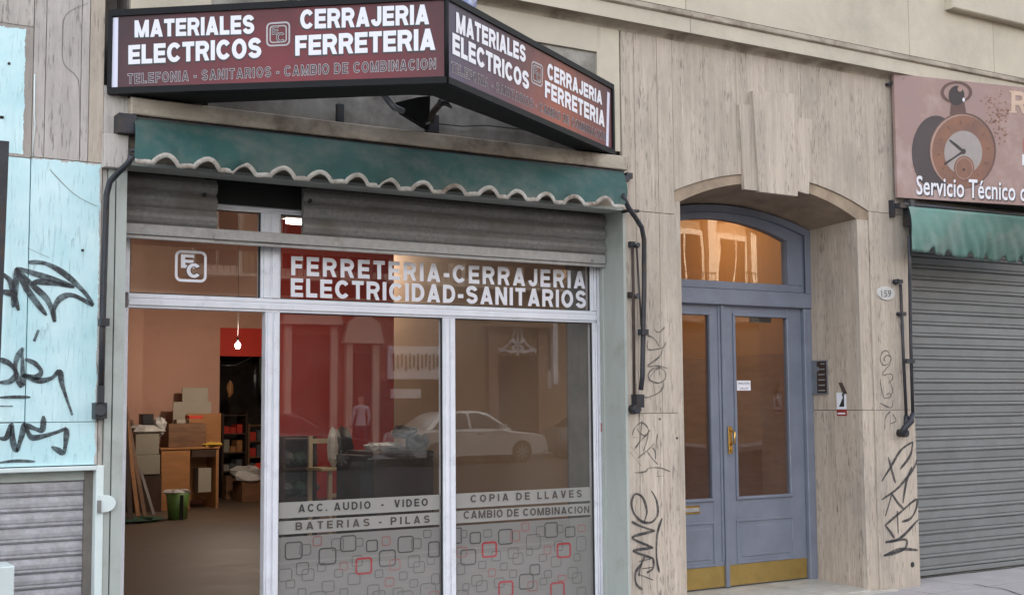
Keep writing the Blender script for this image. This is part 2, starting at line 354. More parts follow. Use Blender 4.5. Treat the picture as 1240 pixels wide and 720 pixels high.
# ------------------------------------------------------------ text
TXT = {}
def text2d(s, off=0.0, sp=1.0, shear=0):
    key = (s, off, sp, shear)
    if key in TXT: return TXT[key]
    cu = bpy.data.curves.new('t', 'FONT'); cu.body = s; cu.offset = off; cu.space_character = sp; cu.resolution_u = 3; cu.shear = shear
    cu.fill_mode = 'FRONT'
    ob = bpy.data.objects.new('t', cu); col.objects.link(ob)
    dg = bpy.context.evaluated_depsgraph_get(); dg.update()
    me = bpy.data.meshes.new_from_object(ob.evaluated_get(dg))
    V = [(v.co.x, v.co.y) for v in me.vertices]; Fc = [tuple(p.vertices) for p in me.polygons]
    bpy.data.objects.remove(ob); bpy.data.curves.remove(cu); bpy.data.meshes.remove(me)
    TXT[key] = (V, Fc); return TXT[key]
def text_quad(name, s, q, mat, parent=None, off=.0, sp=1.0, lift=None, ref=None, shear=0):
    # q: 3d corners bottom-left, bottom-right, top-right, top-left of the cap-height box; lift: vector
    V, Fc = text2d(s, off, sp, shear); Vr, _ = text2d(s, ref if ref is not None else off, sp, shear)
    x0 = min(v[0] for v in Vr); x1 = max(v[0] for v in Vr); y0 = min(v[1] for v in Vr); y1 = max(v[1] for v in Vr)
    q = [Vector(p) for p in q]; lift = lift or Vector((0, -.002, 0)); out = []
    for x, y in V:
        u = (x-x0)/(x1-x0); w = (y-y0)/(y1-y0)
        out.append(tuple((q[0]*(1-u)+q[1]*u)*(1-w) + (q[3]*(1-u)+q[2]*u)*w + lift))
    me = bpy.data.meshes.new(name); me.from_pydata(out, [], Fc); me.update()
    return link(name, me, mat, parent)

# heavy grotesque capitals drawn from strokes (height 1); kinds: P = path, H = slanted bar cut level at both ends
def arc(cx, cy, rx, ry, a0, a1, n=9):
    return [(cx+rx*math.cos(R_(a0+(a1-a0)*k/n)), cy+ry*math.sin(R_(a0+(a1-a0)*k/n))) for k in range(n+1)]
FT_ = .215; fa = FT_/2; fb = 1-FT_/2
GL = {
 'E': (.66, [('P', [(fa,0),(fa,1)]), ('P', [(fa,fb),(.66,fb)]), ('P', [(fa,.5),(.62,.5)]), ('P', [(fa,fa),(.66,fa)])]),
 'F': (.62, [('P', [(fa,0),(fa,1)]), ('P', [(fa,fb),(.62,fb)]), ('P', [(fa,.48),(.57,.48)])]),
 'L': (.60, [('P', [(fa,0),(fa,1)]), ('P', [(fa,fa),(.60,fa)])]),
 'T': (.66, [('P', [(0,fb),(.66,fb)]), ('P', [(.33,0),(.33,1)])]),
 'I': (.215, [('P', [(fa,0),(fa,1)])]),
 'A': (.80, [('H', (.115,0), (.40,1), .23), ('H', (.685,0), (.40,1), .23), ('P', [(.2,.26),(.6,.26)])]),
 'V': (.76, [('H', (.115,1), (.38,0), .23), ('H', (.645,1), (.38,0), .23)]),
 'M': (.92, [('P', [(fa,0),(fa,1)]), ('P', [(.92-fa,0),(.92-fa,1)]), ('H', (.13,1), (.46,0), .2), ('H', (.79,1), (.46,0), .2)]),
 'N': (.76, [('P', [(fa,0),(fa,1)]), ('P', [(.76-fa,0),(.76-fa,1)]), ('H', (.12,1), (.64,0), .22)]),
 'O': (.82, [('O', arc(.41,.5,.41-fa,.5-fa,0,360,28))]),
 'C': (.78, [('P', arc(.41,.5,.41-fa,.5-fa,38,322,24))]),
 'D': (.76, [('P', [(fa,0),(fa,1)]), ('P', [(fa,fb),(.34,fb)]+arc(.34,.5,.31,.5-fa,80,-80,16)+[(.34,fa),(fa,fa)])]),
 'P': (.70, [('P', [(fa,0),(fa,1)]), ('P', [(fa,fb),(.38,fb)]+arc(.38,.67,.22,fb-.67,80,-80,10)+[(.38,.67-(fb-.67)),(fa,.67-(fb-.67))])]),
 'R': (.76, [('P', [(fa,0),(fa,1)]), ('P', [(fa,fb),(.42,fb)]+arc(.42,.68,.22,fb-.68,80,-80,10)+[(.42,.68-(fb-.68)),(fa,.68-(fb-.68))]), ('H', (.46,.45), (.64,0), .22)]),
 'B': (.74, [('P', [(fa,0),(fa,1)]), ('P', [(fa,fb),(.40,fb)]+arc(.40,.70,.20,fb-.70,80,-80,10)+[(.40,.51),(fa,.51)]), ('P', [(fa,.49),(.42,.49)]+arc(.42,.30,.215,.195,80,-80,10)+[(.42,fa),(fa,fa)])]),
 'S': (.74, [('P', arc(.37,.70,.245,.195,12,270,16)+arc(.37,.30,.255,.195,90,-168,16)[1:])]),
 'U': (.76, [('P', [(fa,1),(fa,.36)]+arc(.38,.36,.38-fa,.36-fa,190,350,12)+[(.76-fa,.36),(.76-fa,1)])]),
 'J': (.60, [('P', [(.60-fa,1),(.60-fa,.33)]+arc(.305,.33,.19,.33-fa,-10,-180,10))]),
 '-': (.34, [('P', [(0,.40),(.34,.40)])]), '.': (.21, [('P', [(fa,0),(fa,.21)])]), ' ': (.24, []),
}
def offs(pts, h, closed):
    n = len(pts); L_, R2 = [], []
    for i in range(n):
        p = Vector((*pts[i], 0)); a = pts[(i-1) % n] if closed or i else None; c = pts[(i+1) % n] if closed or i < n-1 else None
        d1 = (p-Vector((*a, 0))).normalized() if a is not None else None; d2 = (Vector((*c, 0))-p).normalized() if c is not None else None
        d1 = d1 or d2; d2 = d2 or d1
        n1_ = Vector((-d1.y, d1.x, 0)); n2_ = Vector((-d2.y, d2.x, 0)); m = (n1_+n2_); m = m.normalized() if m.length > .01 else n1_
        k = h/max(.5, m.dot(n1_)); L_.append((p.x+m.x*k, p.y+m.y*k)); R2.append((p.x-m.x*k, p.y-m.y*k))
    return L_, R2
def block_text(name, s, q, mat, parent=None, e=0.0, sp=1.0, lift=None):
    # q: baseline-left, baseline-right, cap-right, cap-left; e grows (+) or shrinks (-) every stroke edge
    lift = lift or Vector((0, -.002, 0)); nl = lift.normalized(); q = [Vector(p) for p in q]
    W = 0; pos = []
    for ch in s:
        pos.append(W); W += GL[ch][0] + .11*sp
    W -= .11*sp; V = []; Fc = []; cnt = 0
    def put(P, k):
        i = len(V)
        for x, y in P:
            u, w = x/W, y; V.append(tuple((q[0]*(1-u)+q[1]*u)*(1-w) + (q[3]*(1-u)+q[2]*u)*w + lift + nl*(k*.00006)))
        return i
    for x0, ch in zip(pos, s):
        for k, g in enumerate(GL[ch][1]):
            if g[0] == 'H':
                (xa, ya), (xb, yb), wd = g[1:]; sl = (xb-xa)/(yb-ya); hw = wd/2+e*math.sqrt(1+sl*sl)
                lo, hi = ((xa, ya), (xb, yb)) if ya < yb else ((xb, yb), (xa, ya)); ee = e if ch != 'R' else e
                y0, y1 = lo[1]-ee, hi[1]+ee
                P = [(x0+lo[0]-sl*ee-hw, y0), (x0+lo[0]-sl*ee+hw, y0), (x0+hi[0]+sl*ee+hw, y1), (x0+hi[0]+sl*ee-hw, y1)]
                i = put(P, k); Fc.append((i, i+1, i+2, i+3)); continue
            pts = [Vector((*p, 0)) for p in g[1]]
            if g[0] == 'P':
                pts[0] = pts[0]-(pts[1]-pts[0]).normalized()*e; pts[-1] = pts[-1]+(pts[-1]-pts[-2]).normalized()*e
            else: pts = pts[:-1]
            A, C = offs([(p.x+x0, p.y) for p in pts], FT_/2+e, g[0] == 'O'); n = len(A)
            i = put(A+C, k)
            for j in range(n if g[0] == 'O' else n-1):
                j2 = (j+1) % n; Fc.append((i+j, i+j2, i+n+j2, i+n+j))
    me = bpy.data.meshes.new(name); me.from_pydata(V, [], Fc); me.update()
    return link(name, me, mat, parent)

def ring_pts(x0, x1, z0, z1, r, n=5):
    P = []
    for cx, cz, a0 in ((x1-r, z1-r, 0), (x0+r, z1-r, 90), (x0+r, z0+r, 180), (x1-r, z0+r, 270)):
        for k in range(n+1):
            a = R_(a0+90*k/n); P.append((cx+r*math.cos(a), cz+r*math.sin(a)))
    return P
def ring(b, x0, x1, z0, z1, t, y, rad=.25):
    r = rad*min(x1-x0, z1-z0)
    A = ring_pts(x0, x1, z0, z1, r); C = ring_pts(x0+t, x1-t, z0+t, z1-t, max(r-t, .001)); n = len(A)
    for k in range(n):
        k2 = (k+1) % n
        b.face([(A[k][0], y, A[k][1]), (A[k2][0], y, A[k2][1]), (C[k2][0], y, C[k2][1]), (C[k][0], y, C[k][1])])
def ribbon(b, pts, w, lift=Vector((0, 0, 0)), nrm=Vector((0, -1, 0)), taper=.5):
    # smooth polyline painted as a flat stroke on a wall
    P = [Vector(p) for p in pts]
    if len(P) > 2:
        Q = []
        for i in range(len(P)-1):
            p0 = P[max(i-1, 0)]; p1 = P[i]; p2 = P[i+1]; p3 = P[min(i+2, len(P)-1)]
            for k in range(5):
                t = k/5
                Q.append(.5*((2*p1) + (p2-p0)*t + (2*p0-5*p1+4*p2-p3)*t*t + (3*p1-p0-3*p2+p3)*t**3))
        Q.append(P[-1]); P = Q
    n = len(P); L_ = []; R2 = []
    for i, p in enumerate(P):
        t = (P[min(i+1, n-1)]-P[max(i-1, 0)]); t = t.normalized() if t.length > 1e-6 else Vector((1, 0, 0))
        s = t.cross(nrm).normalized(); e = min(i, n-1-i)/max(1, n-1)*2
        ww = w*.5*(taper+(1-taper)*min(1, e*4))*(1+.22*math.sin(i*.55+w*900+n))
        L_.append(p+s*ww+lift); R2.append(p-s*ww+lift)
    for i in range(n-1): b.face([L_[i], L_[i+1], R2[i+1], R2[i]])
def disc(b, c, rx, rz, y, n=28, M_=None):
    b.face([(c[0]+rx*math.cos(2*math.pi*k/n), y, c[1]+rz*math.sin(2*math.pi*k/n)) for k in range(n)])

# ============================================================ SETTING
b = B(); b.box(-60, 110, -150, 60, -.35, -.30); tag(b.build('ground', M['asphalt']), kind='structure')
b = B(); b.box(-60, 110, -23.6, -3.8, -.29, -.15); tag(b.build('road', M['asphalt']), kind='structure')
b = B(); b.box(-60, 110, -30, -23.75, -.28, -.02); tag(b.build('pavement_opposite', M['pavement']), kind='structure')
pv = B().box(-60, 110, -3.65, 30, -.28, -.006).build('pavement', M['gasket']); tag(pv, kind='structure')
for (ya, yb) in ((-3.80, -3.655), (-23.745, -23.6)):
    k_ = B().box(-60, 110, ya, yb, -.29, 0).build('kerb', M['kerb']); tag(k_, kind='structure')
tiles = {}
for i in range(-2, 14):
    for j in range(6):
        x0 = 5.0 + i*.6; y1 = .28 - j*.6
        if x0+.6 < 3: continue
        me = tiles.get('t')
        if me is None:
            me = B().box(0, .588, 0, .588, -.02, 0).mesh('paving_tile'); me.materials.append(M['pavement']); tiles['t'] = me
        yy = y1-.594
        t_ = bpy.data.objects.new('paving_tile', me); col.objects.link(t_); t_.location = (x0, yy, random.uniform(-.0015, .0015)); t_.parent = pv

# ============================================================ OUR BUILDING
bld = empty('apartment_building', (6, .3, 0), 'travertine-clad street building with arched entrance, keystone and moulded cornice', 'building')
SX0, SX1 = ax(152, 540, .0), 5.33            # shop opening between its posts
SHOPL = 1.93; SOFF = 2.80
DL, DR = 5.86, 7.66                           # doorway
RSX = 8.25                                    # start of the shop on the right
ZJ1, ZJ2 = az(800, 258), az(800, 500)
ZC0 = az(900, 68.0)                           # underside line of the string course
FTOP = 2.712
core = B()
core.box(-15, 1.80, .033, .5, 1.14, 4.25); core.box(-15, 1.80, .12, .5, -.1, 1.139); core.box(1.745, 1.80, .033, .119, -.1, 1.139); core.box(SHOPL, 5.33, .045, .26, SOFF+.01, 4.25)
core.box(5.335, 5.86, .033, .62, -.1, 2.90); core.box(5.335, 5.85, .621, .7, -.1, 4.25)
core.box(7.69, RSX-.003, .033, .4, -.1, 2.90)
core.box(RSX, 30, .033, .6, 3.02, 4.25)
core.box(14, 30, .033, .6, -.1, 3.01)
core.box(-15, 33, .5, 14.6, 4.85, 31); core.box(33, 70, .5, 12.6, -.1, 24.5)  # unseen upper masses, heights stepped to place the shadow edge across the street
core.box(5.861, 7.689, .05, .5, 3.701, 4.25); core.box(7.69, RSX-.003, .401, .5, 2.0, 4.25); core.box(7.69, RSX-.003, .033, .4, 2.901, 4.25); core.box(1.84, 5.334, .262, .5, FTOP, 4.25)
core.build('wall_core', M['core'], bld)
# door head mass with the arched soffit
def arch_z(x, xl, xr, zs, zc):
    c = (xl+xr)/2; h = (xr-xl)/2; s = zc-zs
    Rr = (h*h+s*s)/(2*s); t = (x-c)
    return zc-Rr+math.sqrt(max(Rr*Rr-t*t, 0))
AO = (5.80, 7.785, 2.965, 3.165)               # outer edge of the border
AI = (DL, DR, 2.895, 3.095)                    # inner edge
def arch_strip(a, n=24, x0=None, x1=None):
    x0 = a[0] if x0 is None else x0; x1 = a[1] if x1 is None else x1
    return [(x0+(x1-x0)*k/n, arch_z(x0+(x1-x0)*k/n, *a)) for k in range(n+1)]
st = arch_strip(AI)
hd = B()
AB = (DL, DR, 2.862, 3.005)                    # the soffit drops towards the door frame
sb_ = arch_strip(AB)
fr_ = [(DL, 3.7)] + st + [(DR, 3.7)]; ba_ = [(DL, 3.7)] + sb_ + [(DR, 3.7)]
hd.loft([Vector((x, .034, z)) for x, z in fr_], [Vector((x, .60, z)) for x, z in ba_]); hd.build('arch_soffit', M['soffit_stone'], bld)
# border round the doorway (set back 12 mm behind the cladding)
bo = B()
A = arch_strip(AO); C = arch_strip(AI)
for k in range(24):
    q = [C[k], C[k+1], A[k+1], A[k]]; bo.prism(q, .012, .05)
bo.prism([(5.80, AI[2]+.001), (DL, AI[2]+.001), C[0], A[0]], .0125, .05); bo.prism([(DR, AI[2]+.001), (7.785, AI[2]+.001), A[-1], C[-1]], .0125, .05)
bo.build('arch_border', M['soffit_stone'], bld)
B().box(5.80, DL, .012, .05, .0, AI[2]).build('door_border', M['stone'], bld)
b = B(); b.box(DR, 7.785, .012, .05, .0, ZJ2); b.build('door_border', M['stone'], bld)
b = B(); b.box(DR, 7.785, .012, .05, ZJ2+.004, AI[2]); b.build('door_border', M['stone'], bld)
# jambs of the recess
B().box(DR, DR+.03, .051, .64, 0, ZJ2).build('stone_slab', M['jamb_stone'], bld)
B().box(DR, DR+.03, .051, .64, ZJ2+.005, 2.96).build('stone_slab', M['jamb_stone'], bld)
B().box(DL-.03, DL, .051, .64, 0, ZJ2).build('stone_slab', M['jamb_stone'], bld)
B().box(DL-.03, DL, .051, .64, ZJ2+.005, 2.96).build('stone_slab', M['jamb_stone'], bld)

def slab(x0, x1, z0, z1, mat=None, y=0.0, th=.032, g=.0016):
    y += random.uniform(-.0012, .0012)
    return B().cbox(x0+g, x1-g, y, y+th, z0+g, z1-g, .0015).build('stone_slab', mat or M['stone'], bld)
# left pier
XS = ax(40, 100)
zt, zp = az(20, 30), az(20, 193)
slab(-.2, XS, zt, 3.70, M['stone_grey'], .004); slab(-.2, XS, az(20, 190), zt, M['paint_high']); slab(-.2, XS-.002, az(20, 511), az(20, 190), M['paint_low'])
slab(-.2, 1.2, -.05, .3, M['paint_low'])
xs = [XS, ax(55, 100), ax(98, 100), ax(108, 100), 1.80]
zw = az(60, 192)
for i in range(4):
    slab(xs[i], xs[i+1] if i < 3 else 1.80, zw, 3.9, M['paint_low'] if i < 3 else M['stone'])
slab(XS, 1.80, az(60, 511), zw, M['paint_low'])
VX, VZ = ax(124.5, 600), az(100, 563)
slab(-.2, 1.80, VZ+.001, az(60, 511), M['paint_low']); slab(VX, 1.80, -.05, VZ, M['paint_low'])
slab(-.6, -.21, -.05, 3.9, M['paint_low'])
slab(-3, -.61, -.05, 3.9, M['stone'])
# block under the lintel end, where the awning box starts
B().cbox(ax(126, 180, -.05), 1.925, -.05, .03, az(140, 203, -.05), az(140, 162, -.05), .004).build('lintel_block', M['stone_grey'], bld)
B().box(1.80, 1.93, .0, .03, az(140, 162), az(140, 105)).build('stone_slab', M['stone_grey'], bld)
# strips of stone beside the shop posts
slab(1.802, 1.83, -.05, az(140, 203), M['stone_grey'], .01)
# above shop: frame strips round a sunk panel
PZ = az(727, 64); PX = ax(727, 64)
slab(1.935, 2.4, 3.23, 4.08, M['cream']); slab(2.4, PX, PZ, 4.08, M['cream']); slab(PX, 5.0, 3.2, 4.08, M['cream']) if PX < 4.9 else slab(PX, 5.14, 3.2, 4.08, M['cream'])
B().box(2.39, PX+.01, .018, .05, 3.15, PZ+.01).build('sunk_panel', M['grimy'], bld)
slab(5.14 if PX >= 4.9 else 5.0, 5.33, 3.2, 4.08, M['cream'])
# ledge over the awning
lz1, lz0 = az(450, 152, -.07), az(450, 171, -.07)
B().cbox(1.93, 5.33, -.07, .03, lz0, lz1, .006).build('ledge', M['band'], bld)
B().box(1.932, 5.328, .003, .045, SOFF+.012, lz0-.001).build('lintel_face', M['band'], bld)
# pier between shop and door
px_ = [5.34, 5.455, 5.66, 5.80]
for z0, z1 in ((-.02, ZJ2), (ZJ2, ZJ1), (ZJ1, 4.08)):
    for i in range(3): slab(px_[i], px_[i+1], z0, z1)
# over the door: slabs cut to the arch
ex = [5.80, 6.41, 7.07, 7.785]
for i in range(len(ex)-1):
    x0, x1 = ex[i]+.0014, ex[i+1]-.0014
    sp = arch_strip(AO, 14, x0, x1)
    y = random.uniform(-.001, .001)
    B().prism([(x0, 4.078)] + [(x, z+.002) for x, z in sp] + [(x1, 4.078)], y, y+.033).build('stone_slab', M['stone'], bld)
# right pier
for z0, z1 in ((-.02, ZJ2), (ZJ2, 2.965), (2.965, 4.08)):
    slab(7.785, RSX, z0, z1)
B().box(RSX-.003, RSX, .033, .42, -.05, 3.02).build('pier_side', M['stone'], bld)
slab(RSX, 9.2, 3.02, 4.08); slab(9.2, 10.4, 3.02, 4.08); slab(10.4, 13, 3.02, 4.08)
# keystone in three steps
def kst(p, y, nm='keystone'):
    P = [at(*q, y) for q in p]
    B().prism([(v.x, v.z) for v in P], y, .01).build(nm, M['stone'], bld)
kst([(901.5, 229), (919, 231), (912, 127), (895, 126.5)], -.02, 'keystone_side')
kst([(965, 231), (979.5, 235), (983.5, 145), (967, 142)], -.02, 'keystone_side')
kst([(919.5, 232), (966, 237.5), (967, 114), (911.5, 110)], -.038)
# string course
def along(poly, x0, x1, name, mat):     # poly of (y, z)
    return B().loft([(x0, y, z) for y, z in poly], [(x1, y, z) for y, z in poly]).build(name, mat, bld)
ZB, ZA, ZD = az(1000, 45.4, -.11), az(1000, 71.1, -.09), az(1000, 84.3)
cov = [(.03, ZD)] + [(-.085+.085*math.cos(R_(a)) - .002, ZD+.006 + (ZA-ZD-.012)*math.sin(R_(a))) for a in range(0, 91, 15)] + [(.03, ZA-.004)]
xc = [-3, 2.2, 5.9, 9.1, 13]
for i in range(4):
    along(cov, xc[i]+.002, xc[i+1]-.002, 'cove_moulding', M['band'])
    along([(.03, ZA-.003), (-.092, ZA-.003), (-.092, ZB-.055), (.03, ZB-.055)], xc[i]+.002, xc[i+1]-.002, 'cornice_fascia', M['cream'])
    tor = [(.03, ZB-.054), (-.100, ZB-.054), (-.112, ZB-.045), (-.112, ZB-.026), (-.098, ZB-.020), (-.098, ZB-.006), (-.085, ZB), (.03, ZB)]
    along(tor, xc[i]+.002, xc[i+1]-.002, 'roll_moulding', M['band'])
B().box(-15, 33, -.02, .5, ZB+.003, 30.9).build('upper_wall', M['cream'], bld)
B().box(-3, 13, -.056, -.0505, ZB+.004, ZB+.016).build('ledge_dirt_shadow', M['near_black'], bld)  # dark strip painted in for the dirt and shadow line above the roll
# upper rendered panels
uj = [-3, 1.1, ax(148, 10), ax(186, 8), 4.4, 5.9, ax(1095, 40), 9.35, 13]
for i in range(len(uj)-1):
    B().cbox(uj[i]+.002, uj[i+1]-.002, -.05, -.021, ZB+.004, 7.0, .004).build('render_panel', M['cream'], bld)
sp0 = at(1149, 8, -.09); 
B().cbox(sp0.x, 13, -.13, -.051, az(1170, 16, -.09), 5.6, .01).build('window_apron', M['cream'], bld)

# ============================================================ PALE GREEN SHUTTER SURROUND
surr = empty('shutter_surround', (1.93, .1, 0), 'pale green metal surround with side posts and soffit of the open shop', 'shutter frame')
gl = ax(135, 480, -.01), ax(152, 480, .02)
g = B(); g.box(1.832, 1.868, -.008, .1, 0, SOFF-.004); g.box(1.874, 1.93, -.014, .12, 0, SOFF-.004); g.box(1.845, 1.928, .02, .3, 0, SOFF-.004)
g.build('side_post', M['green_metal'], surr)
B().box(1.868, 1.876, -.002, .0, 0, SOFF-.03).build('post_slot', M['gasket'], surr)
g = B(); g.box(5.33, 5.352, -.01, .12, 0, SOFF-.01); g.box(5.332, 5.354, .121, .3, 0, SOFF-.01); g.build('side_post', M['green_metal'], surr)
B().box(5.318, 5.331, .22, .245, 0, SOFF-.05).build('shutter_guide', M['green_metal'], surr)
B().box(5.320, 5.331, .275, .298, 0, SOFF-.05).build('shutter_guide', M['alu'], surr)
q = atx(728, 267, 5.32); B().box(5.3275, 5.3299, q.y-.012, q.y+.012, q.z-.012, q.z+.012).build('bolt_hole', M['gasket'], surr)
q = at(150, 213, -.015); B().box(1.868, 1.882, -.0155, -.0145, q.z-.012, q.z+.012).build('bolt_hole', M['gasket'], surr)
B().box(1.932, 5.329, -.012, .175, SOFF-.012, SOFF+.008).build('soffit_plate', M['green_metal'], surr)
B().box(1.932, 5.329, .178, .23, SOFF-.004, SOFF+.008).build('coil_slot', M['gasket'], surr)
q = atx(729, 517, 5.3298); B().box(5.327, 5.3296, q.y-.014, q.y+.014, q.z-.03, q.z+.03).build('pull_tag', M['sq_pink'], surr)

# ============================================================ ROLLED UP SHUTTER
rs = empty('roller_shutter', (3.6, .2, 2.4), 'rolled-up dirty galvanised roller shutter with a wicket gap over the shop window', 'roller shutter')
YS = .2
wz0 = az(300, 300, YS); 
wl, wr = ax(262, 260, YS), ax(366, 260, YS)
zb0, zb1 = az(153, 288, YS), az(153, 272, YS)
def slat(x0, x1, z, p, y, name, mat, parent, depth=.014):
    prof = [(y, z+.001), (y-depth*.55, z+p*.16), (y-depth, z+p*.42), (y-depth*.9, z+p*.62), (y-depth*.35, z+p*.84), (y+.002, z+p*.90), (y+.004, z+p*1.0005), (y+.012, z+p*1.0005), (y+.012, z+.001)]
    b = B().loft([(x0, a, c) for a, c in prof], [(x1, a, c) for a, c in prof])
    return b.build(name, mat, parent)
pitch = .098
z = zb1+.012; k = 0
while z < SOFF-.02:
    p = min(pitch, SOFF-.015-z)
    if p < .03: break
    slat(1.95, wl, z, p, YS, 'shutter_slat', M['galv'], rs, .024); slat(wr, 5.322, z, p, YS, 'shutter_slat', M['galv'], rs, .024); z += pitch
bb = B(); bb.cbox(1.94, 5.322, YS-.02, YS+.015, zb0+.022, zb1+.01, .004); bb.cbox(1.94, 5.322, YS-.008, YS+.012, zb0, zb0+.02, .002)
bb.build('bottom_bar', M['galv_bright'], rs)
B().box(wl-.02, wr+.02, YS-.03, YS-.021, zb0+.024, zb0+.05).build('wicket_sill', M['galv_bright'], rs)
for (bx, by) in ((248, 236), (376, 243)):
    c = at(bx, by, YS-.02); B().tube([(c.x, YS-.02, c.z), (c.x, YS, c.z)], .013, 10).build('bolt', M['gasket'], rs)
B().box(wl-.05, wr+.05, YS+.06, YS+.07, az(300, 249, .26), SOFF+.03).build('coil_shadow_plate', M['near_black'], rs)  # near-black plate stands in for the shaded cavity behind the gap
for (x, w_) in ((ax(715, 300, YS), 1), (1.96, -1)):
    B().box(x-.012, x+.012, YS-.022, YS-.005, zb0+.02, zb0+.05).build('end_lock', M['galv'], rs)

# ============================================================ SHOP WINDOW FRAME
YF = .30
sf = empty('shop_window', (3.6, YF, 0), 'white aluminium shopfront with open doorway on the left and two lettered glass panes', 'shop window')
def fz(px, py): return az(px, py, YF)
TZ1, TZ0 = fz(435, 365.5), fz(435, 381.3)
LX = ax(152, 540, YF); RX = 5.318
m1a, m1b = ax(320.5, 540, YF), ax(338, 540, YF); m2a, m2b = ax(537, 540, YF), ax(552, 540, YF)
u1a, u1b = ax(316, 320, YF), ax(340, 320, YF)
FT = 2.70
def member(nm, x0, x1, z0, z1, horiz, y=YF, d=.06):
    # hollow section with two shallow steps so it catches light like an extruded profile
    b = B(); b.cbox(x0, x1, y, y+d, z0, z1, .003)
    if horiz:
        h = z1-z0; b.cbox(x0+.001, x1-.001, y-.012, y+.001, z0+h*.18, z0+h*.62, .003); b.cbox(x0+.001, x1-.001, y-.006, y+.001, z0+h*.7, z1-.004, .002)
    else:
        w = x1-x0; b.cbox(x0+w*.12, x0+w*.42, y-.010, y+.001, z0+.001, z1-.001, .002); b.cbox(x0+w*.55, x1-w*.1, y-.014, y+.001, z0+.001, z1-.001, .003)
    return b.build(nm, M['alu'], sf)
member('transom_bar', LX, RX, TZ0, TZ1, True)
member('mullion', m1a, m1b, .02, TZ0-.001, False); member('mullion', m2a, m2b, .02, TZ0-.001, False)
member('mullion', u1a, u1b, TZ1+.001, FT-.07, False)
member('side_frame', LX-.06, LX+.004, .02, TZ0-.001, False); member('side_frame', LX-.06, LX+.008, TZ1+.001, FT-.07, False)
member('side_frame', RX-.030, RX, .02, TZ0-.001, False); member('side_frame', RX-.045, RX, TZ1+.001, FT-.07, False)
member('head_frame', LX-.06, RX, FT-.069, FT, True)
member('bottom_rail', m1b, m2a, .02, .09, True); member('bottom_rail', m2b, RX-.030, .02, .09, True)
G = .02
def pane(x0, x1, z0, z1, nm='glass_pane'):
    y = YF+.03
    me = B().face([(x0, y, z0), (x1, y, z0), (x1, y, z1), (x0, y, z1)])
    return me.build(nm, M['glass_shop'], sf)
pane(m1b+.002, m2a-.002, .091, TZ0-.001); pane(m2b+.002, RX-.031, .091, TZ0-.001)
pane(LX+.008, u1a-.002, TZ1+.001, FT-.069); pane(u1b+.002, RX-.046, TZ1+.001, FT-.069)
# dark gaskets
for (x0, x1, z0, z1) in ((m1b, m2a, .09, TZ0), (m2b, RX-.03, .09, TZ0), (LX+.008, u1a, TZ1, FT-.07), (u1b, RX-.045, TZ1, FT-.07)):
    g = B(); y0, y1 = YF+.012, YF+.028; t = .006
    g.box(x0, x0+t, y0, y1, z0, z1).box(x1-t, x1, y0, y1, z0, z1).box(x0+t, x1-t, y0, y1, z0, z0+t).box(x0+t, x1-t, y0, y1, z1-t, z1).build('gasket', M['gasket'], sf)
# --- lettering and film behind the glass
YV = YF+.036
def Q(px0, py0, px1, py1, h0, h1, Y):
    # baseline (px0,py0)-(px1,py1), cap heights h0,h1 in pixels upward
    return [at(px0, py0, Y), at(px1, py1, Y), at(px1, py1-h1, Y), at(px0, py0-h0, Y)]
block_text('lettering', 'FERRETERIA-CERRAJERIA', Q(352.5, 333, 708.5, 349.5, 23, 21, YF+.027), M['white_print'], sf, 0, 1.9)
block_text('lettering', 'ELECTRICIDAD-SANITARIOS', Q(352, 359, 709.5, 373, 22.5, 21, YF+.027), M['white_print'], sf, 0, 1.5)
# emblem on the small pane
e0 = at(211.5, 340.5, YF+.027); e1 = at(250.5, 304.5, YF+.027)
g = B(); ring(g, e0.x, e1.x, e0.z, e1.z, .016, YF+.026, .2); g.build('emblem_outline', M['white_print'], sf)
block_text('emblem_letter', 'E', Q(219, 324, 235, 325, 16.5, 16.5, YF+.026), M['white_print'], sf)
block_text('emblem_letter_edge', 'C', Q(226, 336, 242.5, 336.5, 17.5, 17.5, YF+.025), M['let_brown'], sf, .06)
block_text('emblem_letter', 'C', Q(226, 336, 242.5, 336.5, 17.5, 17.5, YF+.024), M['white_print'], sf)
def strip(px0, py0a, py0b, px1, py1a, py1b, nm, mat, X0, X1, y=YV):
    za = (az(px0, py0a, y)+az(px1, py1a, y))/2; zb = (az(px0, py0b, y)+az(px1, py1b, y))/2
    B().box(X0, X1, y, y+.0015, zb, za).build(nm, mat, sf)
    return za, zb
b1 = strip(338, 608, 627, 717, 589, 606, 'film_band', M['vin_band'], m1b+.008, m2a-.008)
b2 = strip(338, 631, 647, 717, 608.5, 622.5, 'film_band', M['vin_band'], m1b+.008, m2a-.008)
b3 = strip(338, 650, 760, 717, 625.5, 760, 'frosted_film', M['vin_low'], m1b+.008, m2a-.008)
X0, X1 = m2b+.008, RX-.039
for (za, zb), mm in ((b1, 'vin_band'), (b2, 'vin_band'), ((b3[0], .10), 'vin_low')):
    B().box(X0, X1, YV, YV+.0015, zb, za).build('film_band' if mm == 'vin_band' else 'frosted_film', M[mm], sf)
B().box(m1b+.008, m2a-.008, YV+.0005, YV+.002, .10, b3[1]-.001).build('frosted_film', M['vin_low'], sf)
YT = YV-.002
block_text('lettering', 'ACC. AUDIO  -  VIDEO', Q(361, 620, 518, 612, 10, 9.5, YT), M['let_dark'], sf, -.015, 2.4)
block_text('lettering', 'BATERIAS - PILAS', Q(357.5, 641.5, 520.5, 632.5, 9.8, 9.5, YT), M['let_brown'], sf, -.015, 3.4)
block_text('lettering', 'COPIA DE LLAVES', Q(569.5, 608, 704.5, 601.5, 9.3, 9.3, YT), M['let_brown'], sf, -.015, 3.2)
